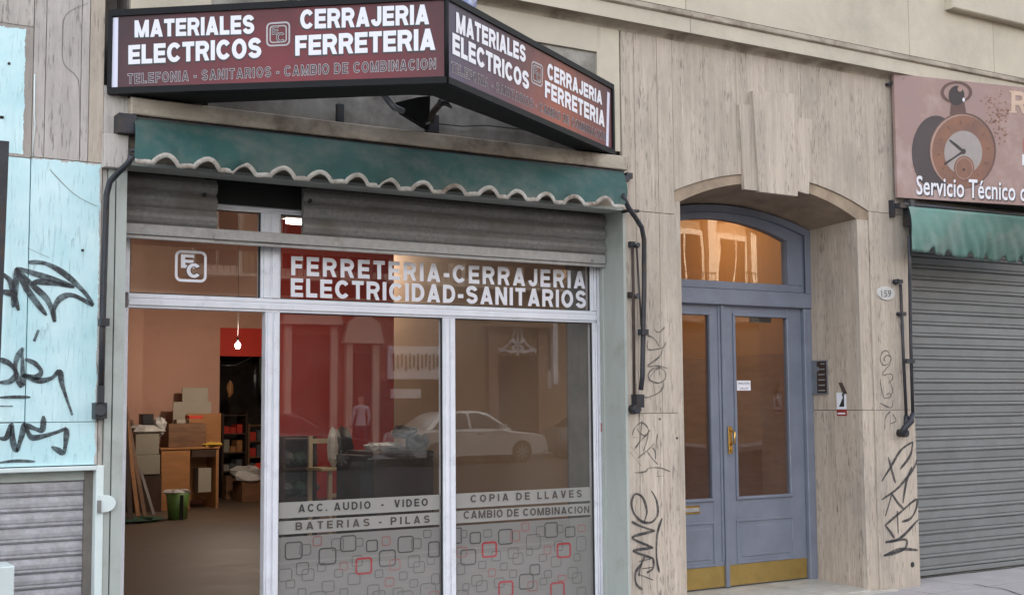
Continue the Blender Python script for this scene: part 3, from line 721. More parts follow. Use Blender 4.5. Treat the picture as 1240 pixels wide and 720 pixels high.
block_text('lettering', 'CAMBIO DE COMBINACION', Q(561, 628, 713.5, 620.5, 10, 8.7, YT), M['let_brown'], sf, -.015, 1.3)
# rounded squares: pixel boxes read off each pane (x0,y0,x1,y1,class)
SQ = [(70,405,176,518,0),(156,420,225,492,1),(233,374,287,437,3),(341,385,415,465,1),(392,368,488,472,0),(478,385,528,440,1),(543,395,613,472,0),
      (267,440,372,548,0),(634,376,686,435,3),(726,372,822,478,0),(806,387,866,454,1),(876,338,924,390,1),(904,402,1000,505,0),(34,562,115,645,1),
      (136,525,212,606,1),(169,562,244,640,1),(258,530,311,586,1),(390,524,440,579,3),(460,486,524,556,1),(481,496,580,604,2),(618,452,717,558,0),
      (678,508,744,578,3),(786,486,858,562,1),(818,520,886,594,1),(594,568,644,622,1),(358,565,410,619,1),(436,587,511,663,1),(652,612,708,671,3),
      (735,580,784,635,1),(286,632,361,706,1),(76,627,132,682,1),(796,624,846,678,1),(858,644,950,740,1),(550,654,622,730,1),(698,672,760,735,1),
      (146,676,196,735,1),(390,676,440,735,1),(922,588,1000,660,1),(912,692,968,745,3),(216,692,314,790,1),(582,688,656,770,1),(724,690,816,780,1),(896,490,944,545,1),(60,720,110,780,3),(480,730,560,800,0)]
SQ2 = [(20,325,92,425,0),(84,340,124,390,1),(138,350,204,425,0),(218,336,268,387,1),(304,332,390,430,0),(374,342,431,410,3),(438,296,484,350,3),
       (524,316,582,384,1),(572,293,651,390,0),(640,310,682,360,1),(692,318,752,387,0),(765,308,812,355,3),(60,436,124,502,3),(84,448,176,550,0),
       (208,405,297,505,2),(264,460,320,525,1),(360,440,422,510,1),(388,470,450,545,1),(466,362,550,460,1),(466,445,506,492,1),(568,432,612,486,3),
       (628,402,680,465,1),(644,412,726,508,2),(757,374,815,468,1),(610,490,670,560,1),(540,478,586,527,1),(742,474,782,525,1),(188,518,234,570,1),
       (314,528,358,578,1),(244,562,290,615,3),(486,536,547,607,0),(708,552,765,625,1),(735,584,790,655,1),(148,598,212,670,1),(176,630,242,705,1),
       (280,615,340,680,1),(368,570,412,622,1),(424,590,510,690,0),(304,632,392,735,2),(474,634,532,700,3),(570,572,616,622,1),(606,638,690,740,2),
       (650,600,700,640,3),(60,684,130,770,1),(96,648,136,700,1),(545,616,588,664,1),(760,668,815,740,1),(60,530,112,605,1),(430,720,500,790,1),(180,725,240,790,1)]
def squares(lst, ox, oy, xa, xb, zmax):
    bs = {0: B(), 1: B(), 2: B(), 3: B()}; idx = 0
    for (a, c, d, e, k) in lst:
        p0 = at(ox+a/4.8, oy+e/4.8, YT); p1 = at(ox+d/4.8, oy+c/4.8, YT)
        x0, x1 = max(p0.x, xa), min(p1.x, xb); z0, z1 = p0.z, min(p1.z, zmax)
        if x1-x0 < .03: continue
        idx += 1
        ring(bs[k], x0, x1, z0, z1, {0: .009, 1: .006, 2: .013, 3: .007}[k], YT-.0002*idx*.05-.0001*k, .22)
    for k, mm in ((0, 'sq_dark'), (1, 'sq_mid'), (2, 'sq_red'), (3, 'sq_pink')): bs[k].build('square_print', M[mm], sf)
squares(SQ, 330, 570, m1b+.01, m2a-.01, b3[0]-.004); squares(SQ2, 540, 570, X0+.002, X1-.002, b3[0]-.004)
# threshold
B().box(LX, 5.32, .22, .45, -.02, .03).build('sill_plate', M['galv'], sf)

# ============================================================ AWNING (shop)
def awning(name, Pl, Pr, Ql, Qr, nots, seg, cols, label, trimmed=True, mats=None, bump=.047, trim_w=.021):
    # Pl,Pr top edge ; Ql,Qr bottom edge of the cloth ; nots: fractions where the edge arches up
    root = empty(name, ((Pl+Pr)/2), label, 'awning')
    N = 420; rows = 14; b = B(); bt = B(); hw = .5/seg*.56
    rnd = random.Random(3)
    def edge(u):
        h = 0
        for f in nots:
            d = abs(u-f)/hw
            if d < 1: h = max(h, math.cos(d*math.pi/2)**.7)
        sag = -.006*math.sin(u*math.pi*seg*2+1)**2
        return h*bump+sag
    def pt(u, v, lift=0):
        a = Pl.lerp(Pr, u); c = Ql.lerp(Qr, u)
        p = a.lerp(c, v)
        p.y += .016*math.sin(u*21+v*3)*v + .012*math.sin(u*47+v*4+1)*v*v - .03*math.sin(v*math.pi) + .006*math.sin(u*90-v*7)*v; p.z -= .012*math.sin(u*math.pi)*v
        p.z += edge(u)*v**(3 if trimmed else 9)
        p.y -= lift
        return p
    i0 = 0
    V = [[pt(i/N, j/rows) for j in range(rows+1)] for i in range(N+1)]
    for i in range(N+1):
        for j in range(rows+1): b.v.append(tuple(V[i][j]))
    for i in range(N):
        for j in range(rows):
            k = i*(rows+1)+j; b.f.append((k, k+rows+1, k+rows+2, k+1)); b.sm.append(True)
    me = b.build('awning_cloth', mats[0], root)
    md = me.modifiers.new('solid', 'SOLIDIFY'); md.thickness = .004
    if trimmed:
        # border follows the wavy edge with even width
        E = [pt(i/N, 1, .0055) for i in range(N+1)]
        for i in range(N+1):
            t = E[min(i+2, N)]-E[max(i-2, 0)]; nrm = Vector((-t.z, 0, t.x)).normalized()
            bt.v.append(tuple(E[i]-nrm*.006)); bt.v.append(tuple(E[i]+nrm*trim_w+Vector((0, .003, 0))))
        for i in range(N): bt.f.append((2*i, 2*i+2, 2*i+3, 2*i+1)); bt.sm.append(True)
        o = bt.build('scalloped_border', mats[1], root); md = o.modifiers.new('solid', 'SOLIDIFY'); md.thickness = .0015
    return root
M['awn_green'] = surf('dark_green_canvas', (.019, .075, .066, 1), .7, var=.12, vscale=3, bump=.5, bscale=5, dirt=(.085, .105, .09, 1), dscale=2.6, dlo=.47, dhi=.68)
M['awn_green2'] = surf('faded_green_canvas', (.12, .235, .195, 1), .7, var=.12, vscale=3, bump=.4, bscale=6, dirt=(.24, .27, .24, 1), dscale=2.5, dlo=.5, dhi=.75)
M['awn_trim'] = surf('grubby_white_binding', (.50, .46, .41, 1), .85, var=.16, vscale=16, dirt=(.17, .12, .085, 1), dscale=7, dlo=.45, dhi=.66)
YA0, YA1 = -.085, -.24
Pl, Pr = at(163, 145, YA0), at(755.5, 207, YA0); Ql, Qr = at(162, 199, YA1), at(756, 249, YA1)
zt_ = (Pl.z+Pr.z)/2; Pl.z = Pr.z = zt_; zq = (Ql.z+Qr.z)/2; Ql.z = Qr.z = zq
xn = [ax(p, 200+(p-200)*.085, YA1) for p in (200, 730)]
fr = [(xn[0]+(xn[1]-xn[0])*k/13 - Ql.x)/(Qr.x-Ql.x) for k in range(14)]
aw = awning('shop_awning', Pl, Pr, Ql, Qr, fr, 14.5, 1, 'folded dark green awning with grubby white scalloped edge under the maroon sign', mats=(M['awn_green'], M['awn_trim']))
B().box(Pl.x, Pr.x, YA0, .0, zt_-.008, zt_+.008).build('cover_strip', M['black_metal'], aw)
B().tube([Ql+Vector((-.0, .075, .075)), Qr+Vector((.0, .075, .075))], .013, 8).build('front_bar', M['black_metal'], aw)
B().box(Pl.x-.09, Pl.x+.004, YA0-.02, .0, zt_-.09, zt_+.015).build('end_bracket', M['black_metal'], aw)
B().box(Pr.x-.004, Pr.x+.04, YA0-.01, .0, zt_-.06, zt_-.02).build('end_bracket', M['black_metal'], aw)
q = [at(160, 188, -.23), at(155, 198, -.20), at(143, 209, -.15), at(133, 220, -.12), at(129, 236, -.10), at(127, 300, -.09), at(124, 400, -.08), at(122, 482, -.07)]
B().tube(q, .0165, 8).build('folding_arm', M['black_metal'], aw)
c = at(121, 494, -.05); g = B(); g.box(c.x-.03, c.x+.03, -.08, 0, c.z-.055, c.z+.03); g.tube([(c.x-.01, -.1, c.z-.01), (c.x+.02, 0, c.z-.01)], .03, 8); g.box(c.x-.02, c.x+.012, -.09, -.06, c.z+.03, c.z+.12); g.build('arm_bracket', M['black_metal'], aw)
c = at(125.5, 390, -.085); B().box(c.x-.024, c.x+.024, -.115, -.06, c.z-.02, c.z+.02).build('arm_collar', M['black_metal'], aw)
q = [at(754, 236, -.23), at(761, 251, -.20), at(770, 264, -.15), at(777, 275, -.12), at(780, 290, -.10), at(780, 350, -.09), at(779, 400, -.09), at(778, 455, -.08), at(776, 472, -.07)]
B().tube(q, .0175, 8).build('folding_arm', M['black_metal'], aw)
B().tube([at(766, 300, -.03), at(767, 355, -.03), at(768, 478, -.03)], .011, 6).build('wall_rod', M['rust'], aw)
B().tube([at(771, 300, -.06), at(777, 400, -.09)], .007, 6).build('tie_rod', M['black_metal'], aw)
for (a, c_) in ((767, 296), (766, 357)):
    c = at(a, c_, -.02); g = B(); g.box(c.x-.03, c.x+.012, -.03, 0, c.z-.02, c.z+.02); g.tube([(c.x+.0, -.075, c.z-.006), (c.x+.03, -.02, c.z-.012)], .016, 6); g.build('rod_bracket', M['black_metal'], aw)
c = at(771, 486, -.02); g = B(); g.box(c.x-.03, c.x+.035, -.06, 0, c.z-.04, c.z+.05); g.tube([(c.x-.03, -.07, c.z-.05), (c.x-.03, 0, c.z-.05)], .032, 8); g.build('arm_bracket', M['black_metal'], aw)
c = at(779, 402, -.09); B().box(c.x-.03, c.x+.024, -.12, -.065, c.z-.02, c.z+.02).build('arm_collar', M['black_metal'], aw)
c = at(760, 213, -.03); B().box(c.x-.02, c.x+.03, -.05, 0, c.z-.02, c.z+.02).build('end_bolt', M['black_metal'], aw)
B().tube([(5.335, .0, SOFF-.02), (5.335, -.06, SOFF-.02), (5.43, -.06, SOFF-.015)], .012, 6).build('stay', M['black_metal'], aw)

# ============================================================ V-SHAPED SIGN
SL0 = at(130.5, 117, -.01); SR0 = at(743, 186, -.01); AP0 = atz(541, 101, (SL0.z+SR0.z)/2)
zb_ = (SL0.z+SR0.z)/2
sg = empty('shop_sign', (AP0.x, -.4, zb_), 'maroon V-shaped shop sign with white lettering jutting over the green awning', 'sign')
SLt = at(131, 12.7, -.01).z; SRt = at(743, 103, -.01).z; APt = at(541, -8, AP0.y).z
zt_s = 3.625
A_ = Vector((SL0.x, -.01, 0)); Cc = Vector((AP0.x, AP0.y, 0)); D_ = Vector((SR0.x, -.01, 0))
H = {}
ztL, ztC, ztR = SLt, (APt+.0), SRt
zLb, zCb, zRb = zb_, zb_, zb_
def facepanel(P, Qv, zp0, zp1, zq0, zq1, side):
    n = Vector((Qv.y-P.y, -(Qv.x-P.x), 0)).normalized()
    if n.y > 0: n = -n
    u = (Qv-P).normalized(); Lh = (Qv-P).length
    return n, u, Lh
def sign_face(P, Qv, zp, zq, pid):
    n, u, Lh = facepanel(P, Qv, 0, 0, 0, 0, 0)
    fz0 = lambda t: zb_; fz1 = lambda t: zp+(zq-zp)*t
    W = .036
    def pt(s, z, off): return P+u*s+Vector((0, 0, z))+n*off
    def bar(s0, s1, za0, za1, zb0_, zb1_, off0, off1, nm='frame_bar', mat='frame_dark'):
        a = [pt(s0, za0, off0), pt(s0, za1, off0), pt(s0, za1, off1), pt(s0, za0, off1)]
        c = [pt(s1, zb0_, off0), pt(s1, zb1_, off0), pt(s1, zb1_, off1), pt(s1, zb0_, off1)]
        return B().loft(a, c).build(nm, M[mat], sg)
    z1 = fz1
    bar(0, Lh, fz0(0), fz0(0)+W, fz0(1), fz0(1)+W, -.03, .012)
    bar(0, Lh, z1(0)-W, z1(0), z1(1)-W, z1(1), -.03, .012)
    e = pid
    bar(0 if e == 0 else Lh-.028, .022 if e == 0 else Lh, fz0(0)+W+.001, z1(0 if e == 0 else 1)-W-.001, fz0(0)+W+.001, z1(0 if e == 0 else 1)-W-.001, -.03, .0135)
    # printed panel
    b = B(); b.face([pt(.01, fz0(0)+.01, 0), pt(Lh-.003, fz0(1)+.01, 0), pt(Lh-.003, z1(1)-.01, 0), pt(.01, z1(0)-.01, 0)])
    o = b.build('printed_panel', None, sg)
    return n, u, Lh, o, pt
# printed panel colours: crimson middle running to near-black plum edges
def panel_mat(name, P, u, Lh, zc, zh, stops, orange=None):
    m, n_, new, L = nt(name); out = new('ShaderNodeOutputMaterial'); p = new('ShaderNodeBsdfPrincipled'); L(p.outputs[0], out.inputs[0])
    tc = new('ShaderNodeTexCoord'); sb = new('ShaderNodeVectorMath'); sb.operation = 'SUBTRACT'; L(tc.outputs['Object'], sb.inputs[0]); sb.inputs[1].default_value = P
    dt = new('ShaderNodeVectorMath'); dt.operation = 'DOT_PRODUCT'; L(sb.outputs[0], dt.inputs[0]); dt.inputs[1].default_value = u
    dv = new('ShaderNodeMath'); dv.operation = 'DIVIDE'; L(dt.outputs['Value'], dv.inputs[0]); dv.inputs[1].default_value = Lh
    cr = new('ShaderNodeValToRGB'); els = cr.color_ramp.elements
    while len(els) < len(stops): els.new(.5)
    for e, (pp, cc) in zip(els, stops): e.position = pp; e.color = cc
    L(dv.outputs[0], cr.inputs[0])
    sx = new('ShaderNodeSeparateXYZ'); L(tc.outputs['Object'], sx.inputs[0])
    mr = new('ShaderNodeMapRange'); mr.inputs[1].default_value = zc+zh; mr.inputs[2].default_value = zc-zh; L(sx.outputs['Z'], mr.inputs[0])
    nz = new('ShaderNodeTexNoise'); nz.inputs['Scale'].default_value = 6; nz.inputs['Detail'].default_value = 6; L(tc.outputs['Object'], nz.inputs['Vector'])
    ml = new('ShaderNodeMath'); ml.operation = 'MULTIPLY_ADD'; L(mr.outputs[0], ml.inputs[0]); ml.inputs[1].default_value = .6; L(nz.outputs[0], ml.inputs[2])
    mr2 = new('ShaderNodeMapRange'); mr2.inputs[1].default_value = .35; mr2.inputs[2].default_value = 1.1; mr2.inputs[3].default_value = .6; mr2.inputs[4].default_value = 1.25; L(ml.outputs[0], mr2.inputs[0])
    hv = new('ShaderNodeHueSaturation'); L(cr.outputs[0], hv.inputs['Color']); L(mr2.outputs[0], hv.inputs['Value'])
    L(hv.outputs[0], p.inputs['Base Color']); p.inputs['Roughness'].default_value = .55; return m
n1, u1, L1, o1, pt1 = sign_face(A_, Cc, ztL, ztC, 0)
n2, u2, L2, o2, pt2 = sign_face(Cc, D_, ztC, ztR, 1)
PL_, CR_, NV_ = (.040, .013, .018, 1), (.14, .013, .019, 1), (.05, .035, .075, 1)
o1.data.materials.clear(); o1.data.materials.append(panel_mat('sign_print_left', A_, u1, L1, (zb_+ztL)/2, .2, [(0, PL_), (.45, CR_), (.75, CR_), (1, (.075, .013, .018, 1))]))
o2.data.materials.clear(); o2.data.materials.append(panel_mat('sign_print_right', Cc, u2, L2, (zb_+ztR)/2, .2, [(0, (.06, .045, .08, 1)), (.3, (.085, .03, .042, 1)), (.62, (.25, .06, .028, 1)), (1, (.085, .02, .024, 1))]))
# corner post, bottom, top, back
cp = B(); cp.tube([Cc+Vector((0, 0, zb_-.001)), Cc+Vector((0, 0, ztC+.002))], .013, 8); cp.build('corner_trim', M['frame_dark'], sg)
bt_ = B()
foot = [Vector((A_.x+.01, -.002, 0)), Cc+Vector((0, .008, 0)), Vector((D_.x-.01, -.002, 0)), Vector((4.98, -.002, 0)), Vector((3.37, -.87, 0)), Vector((3.25, -.83, 0)), Vector((2.26, -.002, 0))]
def zt_at(p): return (ztL+(ztC-ztL)*(p.x-A_.x)/(Cc.x-A_.x) if p.x < Cc.x else ztC+(ztR-ztC)*(p.x-Cc.x)/(D_.x-Cc.x))-.003
def flat(idx, z0, dz_):
    P = [foot[i] for i in idx]; z = (lambda p: z0) if z0 else zt_at
    return [p+Vector((0, 0, z(p))) for p in P], [p+Vector((0, 0, z(p)+dz_)) for p in P]
for nm_, z0_, d_ in (('underside_plate', zb_+.002, .008), ('top_plate', None, -.008)):
    g = B()
    for idx in ((0, 1, 5, 6), (1, 2, 3, 4), (1, 4, 5)): g.loft(*flat(idx, z0_, d_))
    g.build(nm_, M['near_black'], sg)
for a_, b_ in ((3, 4), (4, 5), (5, 6)):
    P = [foot[a_]+Vector((0, 0, zb_+.011)), foot[b_]+Vector((0, 0, zb_+.011)), foot[b_]+Vector((0, 0, zt_at(foot[b_])-.009)), foot[a_]+Vector((0, 0, zt_at(foot[a_])-.009))]
    B().loft(P, [p+Vector((0, -.004, 0)) for p in P]).build('back_sheet', M['near_black'], sg)
# white end strips
def onf(px, py, which):
    return hit(px, py, (A_ if which == 0 else Cc), (n1 if which == 0 else n2))
def fq(which, px0, py0, px1, py1, h0, h1):
    return [onf(px0, py0, which), onf(px1, py1, which), onf(px1, py1-h1, which), onf(px0, py0-h0, which)]
g = B(); l = n1*.002; g.face([onf(135, 108, 0)+l, onf(142.5, 107.5, 0)+l, onf(143.5, 21.5, 0)+l, onf(136.5, 22, 0)+l]); g.build('end_strip', M['white_panel'], sg)
g = B(); l = n2*.002; g.face([onf(733.5, 176, 1)+l, onf(736.5, 178, 1)+l, onf(738, 113, 1)+l, onf(735, 111, 1)+l]); g.build('end_strip', M['white_panel'], sg)
def stext(w, s, quad, kind, sp=1.0):
    n = n1 if w == 0 else n2
    if kind == 'w':
        block_text('lettering_shadow', s, [p+Vector((0, 0, -.004))-u1*.002 for p in quad], M['black_print'], sg, .05, sp, n*.0015)
        block_text('lettering', s, quad, M['white_print'], sg, .014, sp, n*.003)
    else:
        block_text('lettering_outline', s, quad, M['grey_line'], sg, .01, sp, n*.0015)
        block_text('lettering_fill', s, quad, M['plum'], sg, -.048, sp, n*.003)
M['plum'] = surf('plum_print', (.05, .02, .028, 1), .55)
stext(0, 'MATERIALES', fq(0, 163.5, 45.5, 308, 41, 20, 22.5), 'w')
stext(0, 'ELECTRICOS', fq(0, 156, 78, 316.5, 70, 22.5, 24), 'w')
stext(0, 'CERRAJERIA', fq(0, 364, 35.5, 519.5, 29.5, 23, 23.5), 'w')
stext(0, 'FERRETERIA', fq(0, 358, 67.5, 527, 60.5, 23.5, 25.5), 'w')
stext(0, 'TELEFONIA - SANITARIOS - CAMBIO DE COMBINACION', fq(0, 154.5, 102, 528, 84, 12.5, 13.5), 'o', 1.5)
stext(1, 'MATERIALES', fq(1, 552, 39, 636, 76, 24, 19.5), 'w')
stext(1, 'ELECTRICOS', fq(1, 547.5, 65, 640, 109, 25, 20.5), 'w')
stext(1, 'CERRAJERIA', fq(1, 662.5, 95.5, 728.5, 127, 19.5, 15.5), 'w')
stext(1, 'FERRETERIA', fq(1, 659.5, 117.5, 731.5, 154, 20, 18.5), 'w')
stext(1, 'TELEFONIA - SANITARIOS - CAMBIO DE COMBINACION', fq(1, 546, 87, 733, 171, 13, 10), 'o', 1.5)
def emblem(w, px0, py0, px1, py1, px2, py2, px3, py3, col_):
    # px0..px3 corners bl, br, tr, tl
    n = n1 if w == 0 else n2
    q = [onf(px0, py0, w), onf(px1, py1, w), onf(px2, py2, w), onf(px3, py3, w)]
    def bl(u, v, l): return (q[0]*(1-u)+q[1]*u)*(1-v) + (q[3]*(1-u)+q[2]*u)*v + n*l
    g = B()
    for (m_, t) in ((0, .07), (.14, .05)):
        A = ring_pts(m_, 1-m_, m_, 1-m_, .2-m_*.5); C = ring_pts(m_+t, 1-m_-t, m_+t, 1-m_-t, .2-m_*.5-t*.9); k = len(A)
        for i in range(k):
            j = (i+1) % k; g.face([bl(*A[i], .002), bl(*A[j], .002), bl(*C[j], .002), bl(*C[i], .002)])
    g.build('emblem_outline', M[col_], sg)
    for ch, (a, c_, d, e) in (('E', (.24, .48, .52, .84)), ('C', (.42, .16, .78, .56))):
        qq = [bl(a, c_, 0), bl(d, c_, 0), bl(d, e, 0), bl(a, e, 0)]
        block_text('emblem_letter', ch, qq, M[col_], sg, .0, 1, n*(.002 if ch == 'E' else .003))
        block_text('emblem_letter_fill', ch, qq, M['plum'], sg, -.055, 1, n*(.0025 if ch == 'E' else .0035))
emblem(0, 322.5, 57, 351.5, 55.5, 351.5, 26, 322.5, 28, 'grey_line')
emblem(1, 642.5, 100, 656.5, 106.5, 657.5, 79.5, 643.5, 73, 'grey_line')
# supports below the sign
B().box(ax(408, 130, -.05), ax(415.5, 130, -.05), -.065, -.03, lz1+.001, zb_+.1).build('support_post', M['black_metal'], sg)
g = B(); g.tube([at(463, 112, -.5), at(477, 130, -.4), at(487, 134, -.3)], .02, 8); g.build('stay_tube', M['steel'], sg)
P3 = [at(480, 124, -.25), at(505, 118, -.25), at(521, 116, -.25), at(520, 156, -.05), at(512, 152, -.06), at(486, 136, -.2)]
g = B(); g.loft([p for p in P3], [p+Vector((.01, .05, 0)) for p in P3]); g.build('gusset_plate', M['near_black'], sg)
g = B(); g.box(ax(517.5, 130, -.28), ax(519.5, 130, -.28), -.30, -.26, az(518, 150, -.28), zb_).build('bracket_edge', M['steel'], sg)
g = B(); g.tube([at(521, 148, -.2), at(525, 135, -.3), at(533, 126, -.4)], .02, 8); g.build('stay_tube', M['rust'], sg)
g = B(); g.tube([at(532, 124, -.45), at(541, 125, -.45), at(547, 131, -.45)], [.022, .018, .004], 8); g.build('stay_tube', M['black_metal'], sg)
B().box(ax(514, 150), ax(528, 150), -.04, -.002, lz1, az(520, 140)).build('wall_bracket', M['black_metal'], sg)
cb = B().tube([at(530, 150, -.01), at(560, 153, -.012), at(590, 152, -.012), at(640, 158, -.012)], .004, 5).build('cable', M['black_metal'], sg)
# blue-white rag caught on top of the sign
c = at(566, 1, -1.0); tag(B().blob((c.x, -1.0, ztC+.02), .05, .04, .045, 5, 8, 4, .3).build('plastic_bag', surf('blue_white_plastic', (.08, .12, .5, 1), .4, c2=(.6, .62, .7, 1), vscale=20)), 'crumpled blue and white scrap lying on top of the maroon sign', 'plastic bag')

# ============================================================ ENTRANCE DOOR
YD = .56
dr = empty('entrance_door', (6.76, YD, .05), 'blue-grey double entrance door with arched transom window and brass kick plates', 'door')
zd0 = .055; zl1 = 2.225; xm = ax(880, 560, YD-.03)
GA = (5.98, 7.425, 2.765, 2.895)
def dz(px, py): return az(px, py, YD)
tz0 = dz(886, 341)
def prof(nm, x0, x1, z0, z1, y, d=.05, par=dr, c=.006, mat='door_paint'):
    return B().cbox(x0, x1, y, y+d, z0, z1, c).build(nm, M[mat], par)
# outer frame
fj = .085
prof('frame_jamb', DR-fj, DR-.001, zd0-.03, tz0-.19, YD-.035, .1); prof('frame_jamb', DL+.001, DL+fj, zd0-.03, tz0-.19, YD-.035, .1)
prof('frame_transom', DL+.001, DR-.001, tz0-.188, tz0-.065, YD-.045, .11); prof('transom_sill', DL+.03, DR-.03, tz0-.064, tz0-.001, YD-.015, .07)
# arched head: outer and inner rings
def archring(a, c_, y, d, nm, xa0, xa1, xc0, xc1, zbot):
    n = 22; A = arch_strip(a, n, xa0, xa1); C = arch_strip(c_, n, xc0, xc1)
    g = B()
    for k in range(n): g.prism([C[k], C[k+1], A[k+1], A[k]], y, y+d)
    g.prism([(xa0, zbot), (xc0, zbot), C[0], A[0]], y, y+d); g.prism([(xc1, zbot), (xa1, zbot), A[-1], C[-1]], y, y+d)
    return g.build(nm, M['door_paint'], dr)
AIo = (DL+.001, DR-.001, AB[2]-.001, AB[3]-.001)
A1 = (DL+.07, DR-.07, AB[2]-.045, AB[3]-.055); A2 = (DL+.12, DR-.12, AB[2]-.08, AB[3]-.095)
archring(AIo, A1, YD-.04, .1, 'arched_head', AIo[0], AIo[1], A1[0], A1[1], tz0-.064)
archring(A1, GA, YD-.012, .07, 'transom_sash', A1[0]+.001, A1[1]-.001, GA[0], GA[1], tz0+.001)
archring((DL+.055, DR-.055, AB[2]-.045, AB[3]-.052), A1, YD-.05, .02, 'head_bead', DL+.055, DR-.055, A1[0], A1[1], tz0-.062)
g = B(); sp_ = arch_strip(GA, 20); g.face([(GA[0], YD+.02, tz0), (GA[1], YD+.02, tz0)] + [(x, YD+.02, z) for x, z in sp_[::-1]]); g.build('transom_glass', M['glass_door'], dr)
def leaf(x0, x1, gx0, gx1, nm):
    gz0, gz1 = dz(928, 599), dz(925, 384)
    g = B(); y = YD; d = .05
    g.cbox(x0, gx0, y, y+d, zd0, zl1, .004); g.cbox(gx1, x1, y, y+d, zd0, zl1, .004)
    g.cbox(gx0, gx1, y, y+d, gz1, zl1, .004); g.cbox(gx0, gx1, y, y+d, zd0, gz0, .004)
    lf = g.build(nm, M['door_paint'], dr)
    t = .028; g = B()       # bead moulding round glass
    g.cbox(gx0-t*.3, gx0+t*.55, y-.014, y+.01, gz0, gz1, .005); g.cbox(gx1-t*.55, gx1+t*.3, y-.014, y+.01, gz0, gz1, .005)
    g.cbox(gx0-t*.3, gx1+t*.3, y-.016, y+.01, gz1-.001, gz1+t*.8, .005); g.cbox(gx0-t*.3, gx1+t*.3, y-.016, y+.01, gz0-t*.8, gz0+.001, .005)
    attach2(g.build('glazing_bead', M['door_paint']), lf)
    gm = B().face([(gx0+.014, y+.02, gz0), (gx1-.014, y+.02, gz0), (gx1-.014, y+.02, gz1), (gx0+.014, y+.02, gz1)]).build('door_glass', M['glass_door']); attach2(gm, lf)
    # sunk field panel
    pz0, pz1 = dz(928, 676), dz(928, 629); px0, px1 = gx0+.0, gx1-.0
    g = B(); 
    for (a, b_, c, e) in ((px0-.012, px0+.008, pz0, pz1), (px1-.008, px1+.012, pz0, pz1), (px0-.012, px1+.012, pz1, pz1+.02), (px0-.012, px1+.012, pz0-.02, pz0)):
        g.cbox(a, b_, y-.009, y+.002, c, e, .004)
    attach2(g.build('panel_moulding', M['door_paint']), lf)
    g = B().cbox(px0+.03, px1-.03, y-.006, y+.002, pz0+.03, pz1-.03, .006); attach2(g.build('raised_field', M['door_paint']), lf)
    g = B().cbox(x0+.006, x1-.006, y-.0035, y+.001, zd0+.004, dz(928, 679)-.002, .001); attach2(g.build('kick_plate', M['brass']), lf)
    return lf
def attach2(o, parent): o.parent = parent
gxa, gxb = ax(890, 500, YD), ax(956, 500, YD)
rl = leaf(xm+.004, DR-fj-.003, gxa, gxb, 'door_leaf'); ll = leaf(DL+fj+.003, xm-.004, DL+fj+.17, ax(861.5, 500, YD), 'door_leaf')
# cover strip where the leaves meet
sc_ = B(); sc_.cbox(xm-.016, xm+.022, YD-.022, YD-.001, zd0-.004, zl1-.003, .005).cbox(xm-.040, xm-.018, YD-.010, YD+.001, zd0+.2, zl1-.003, .004); sc_.build('meeting_strip', M['door_paint'], dr)
# handle
h0, h1 = at(885, 549, YD-.03), at(885, 516, YD-.03)
g = B().cbox(h0.x-.017, h0.x+.02, YD-.0305, YD-.0225, h0.z-.0, h1.z+.0, .003); g.build('handle_plate', M['brass_bright'], dr)
g = B().tube([(h0.x, YD-.03, h0.z+.07), (h0.x, YD-.075, h0.z+.09), (h0.x, YD-.08, h0.z+.16), (h0.x, YD-.03, h0.z+.19)], .009, 8); g.build('handle', M['brass_bright'], dr)
g = B().tube([(h0.x, YD-.03, h0.z+.03), (h0.x, YD-.045, h0.z+.03)], .013, 10); g.build('lock_cylinder', M['brass_bright'], dr)
# letter slot on left leaf
s0, s1 = at(820, 622, YD-.002), at(847, 612, YD-.002)
zc = (s0.z+s1.z)/2; g = B(); g.cbox(s1.x-.2, s1.x, YD-.008, YD-.0005, zc-.033, zc+.03, .003); g.build('letter_plate', M['brass_bright'], dr)
g = B(); g.cbox(s1.x-.185, s1.x-.012, YD-.016, YD-.0085, zc-.018, zc+.014, .003); g.build('letter_flap', M['galv_bright'], dr)
# paper notice on glass
q0, q1 = at(892.5, 472.5, YD+.012), at(908.8, 460.5, YD+.012)
nt_ = B().box(q0.x, q1.x, YD+.012, YD+.014, q0.z, q1.z).build('notice', M['white_print'], dr)
text_quad('notice_text', 'CERRAR LA PUERTA', Q(893.5, 465, 907.8, 465, 2.2, 2.2, YD+.0115), M['let_brown'], dr, .0, 1, Vector((0, -.001, 0)))
text_quad('notice_text', 'CON LLAVE', Q(896, 471, 905.5, 471, 2.0, 2.0, YD+.0115), M['let_brown'], dr, .0, 1, Vector((0, -.001, 0)))
# closer arm
c = at(925, 385.5, YD+.03); B().box(c.x-.1, c.x+.1, YD+.05, YD+.09, c.z-.03, c.z+.03).build('door_closer', M['black_metal'], dr)
# marble doorstep, sloping out
stp = B()
zf, zk = .02, zd0-.006
P = [(DL+.001, .62, -.02), (DR-.001, .62, -.02), (DR-.001, -.02, -.02), (DL+.001, -.02, -.02)]
T = [(DL+.001, .62, zk), (DR-.001, .62, zk), (DR-.001, -.02, zf), (DL+.001, -.02, zf)]
stp.loft(P, T); stp.box(5.80, 7.9, -.08, -.021, -.02, .012)
tag(stp.build('doorstep', M['marble']), 'pale marble doorstep below the blue-grey double door', 'doorstep')

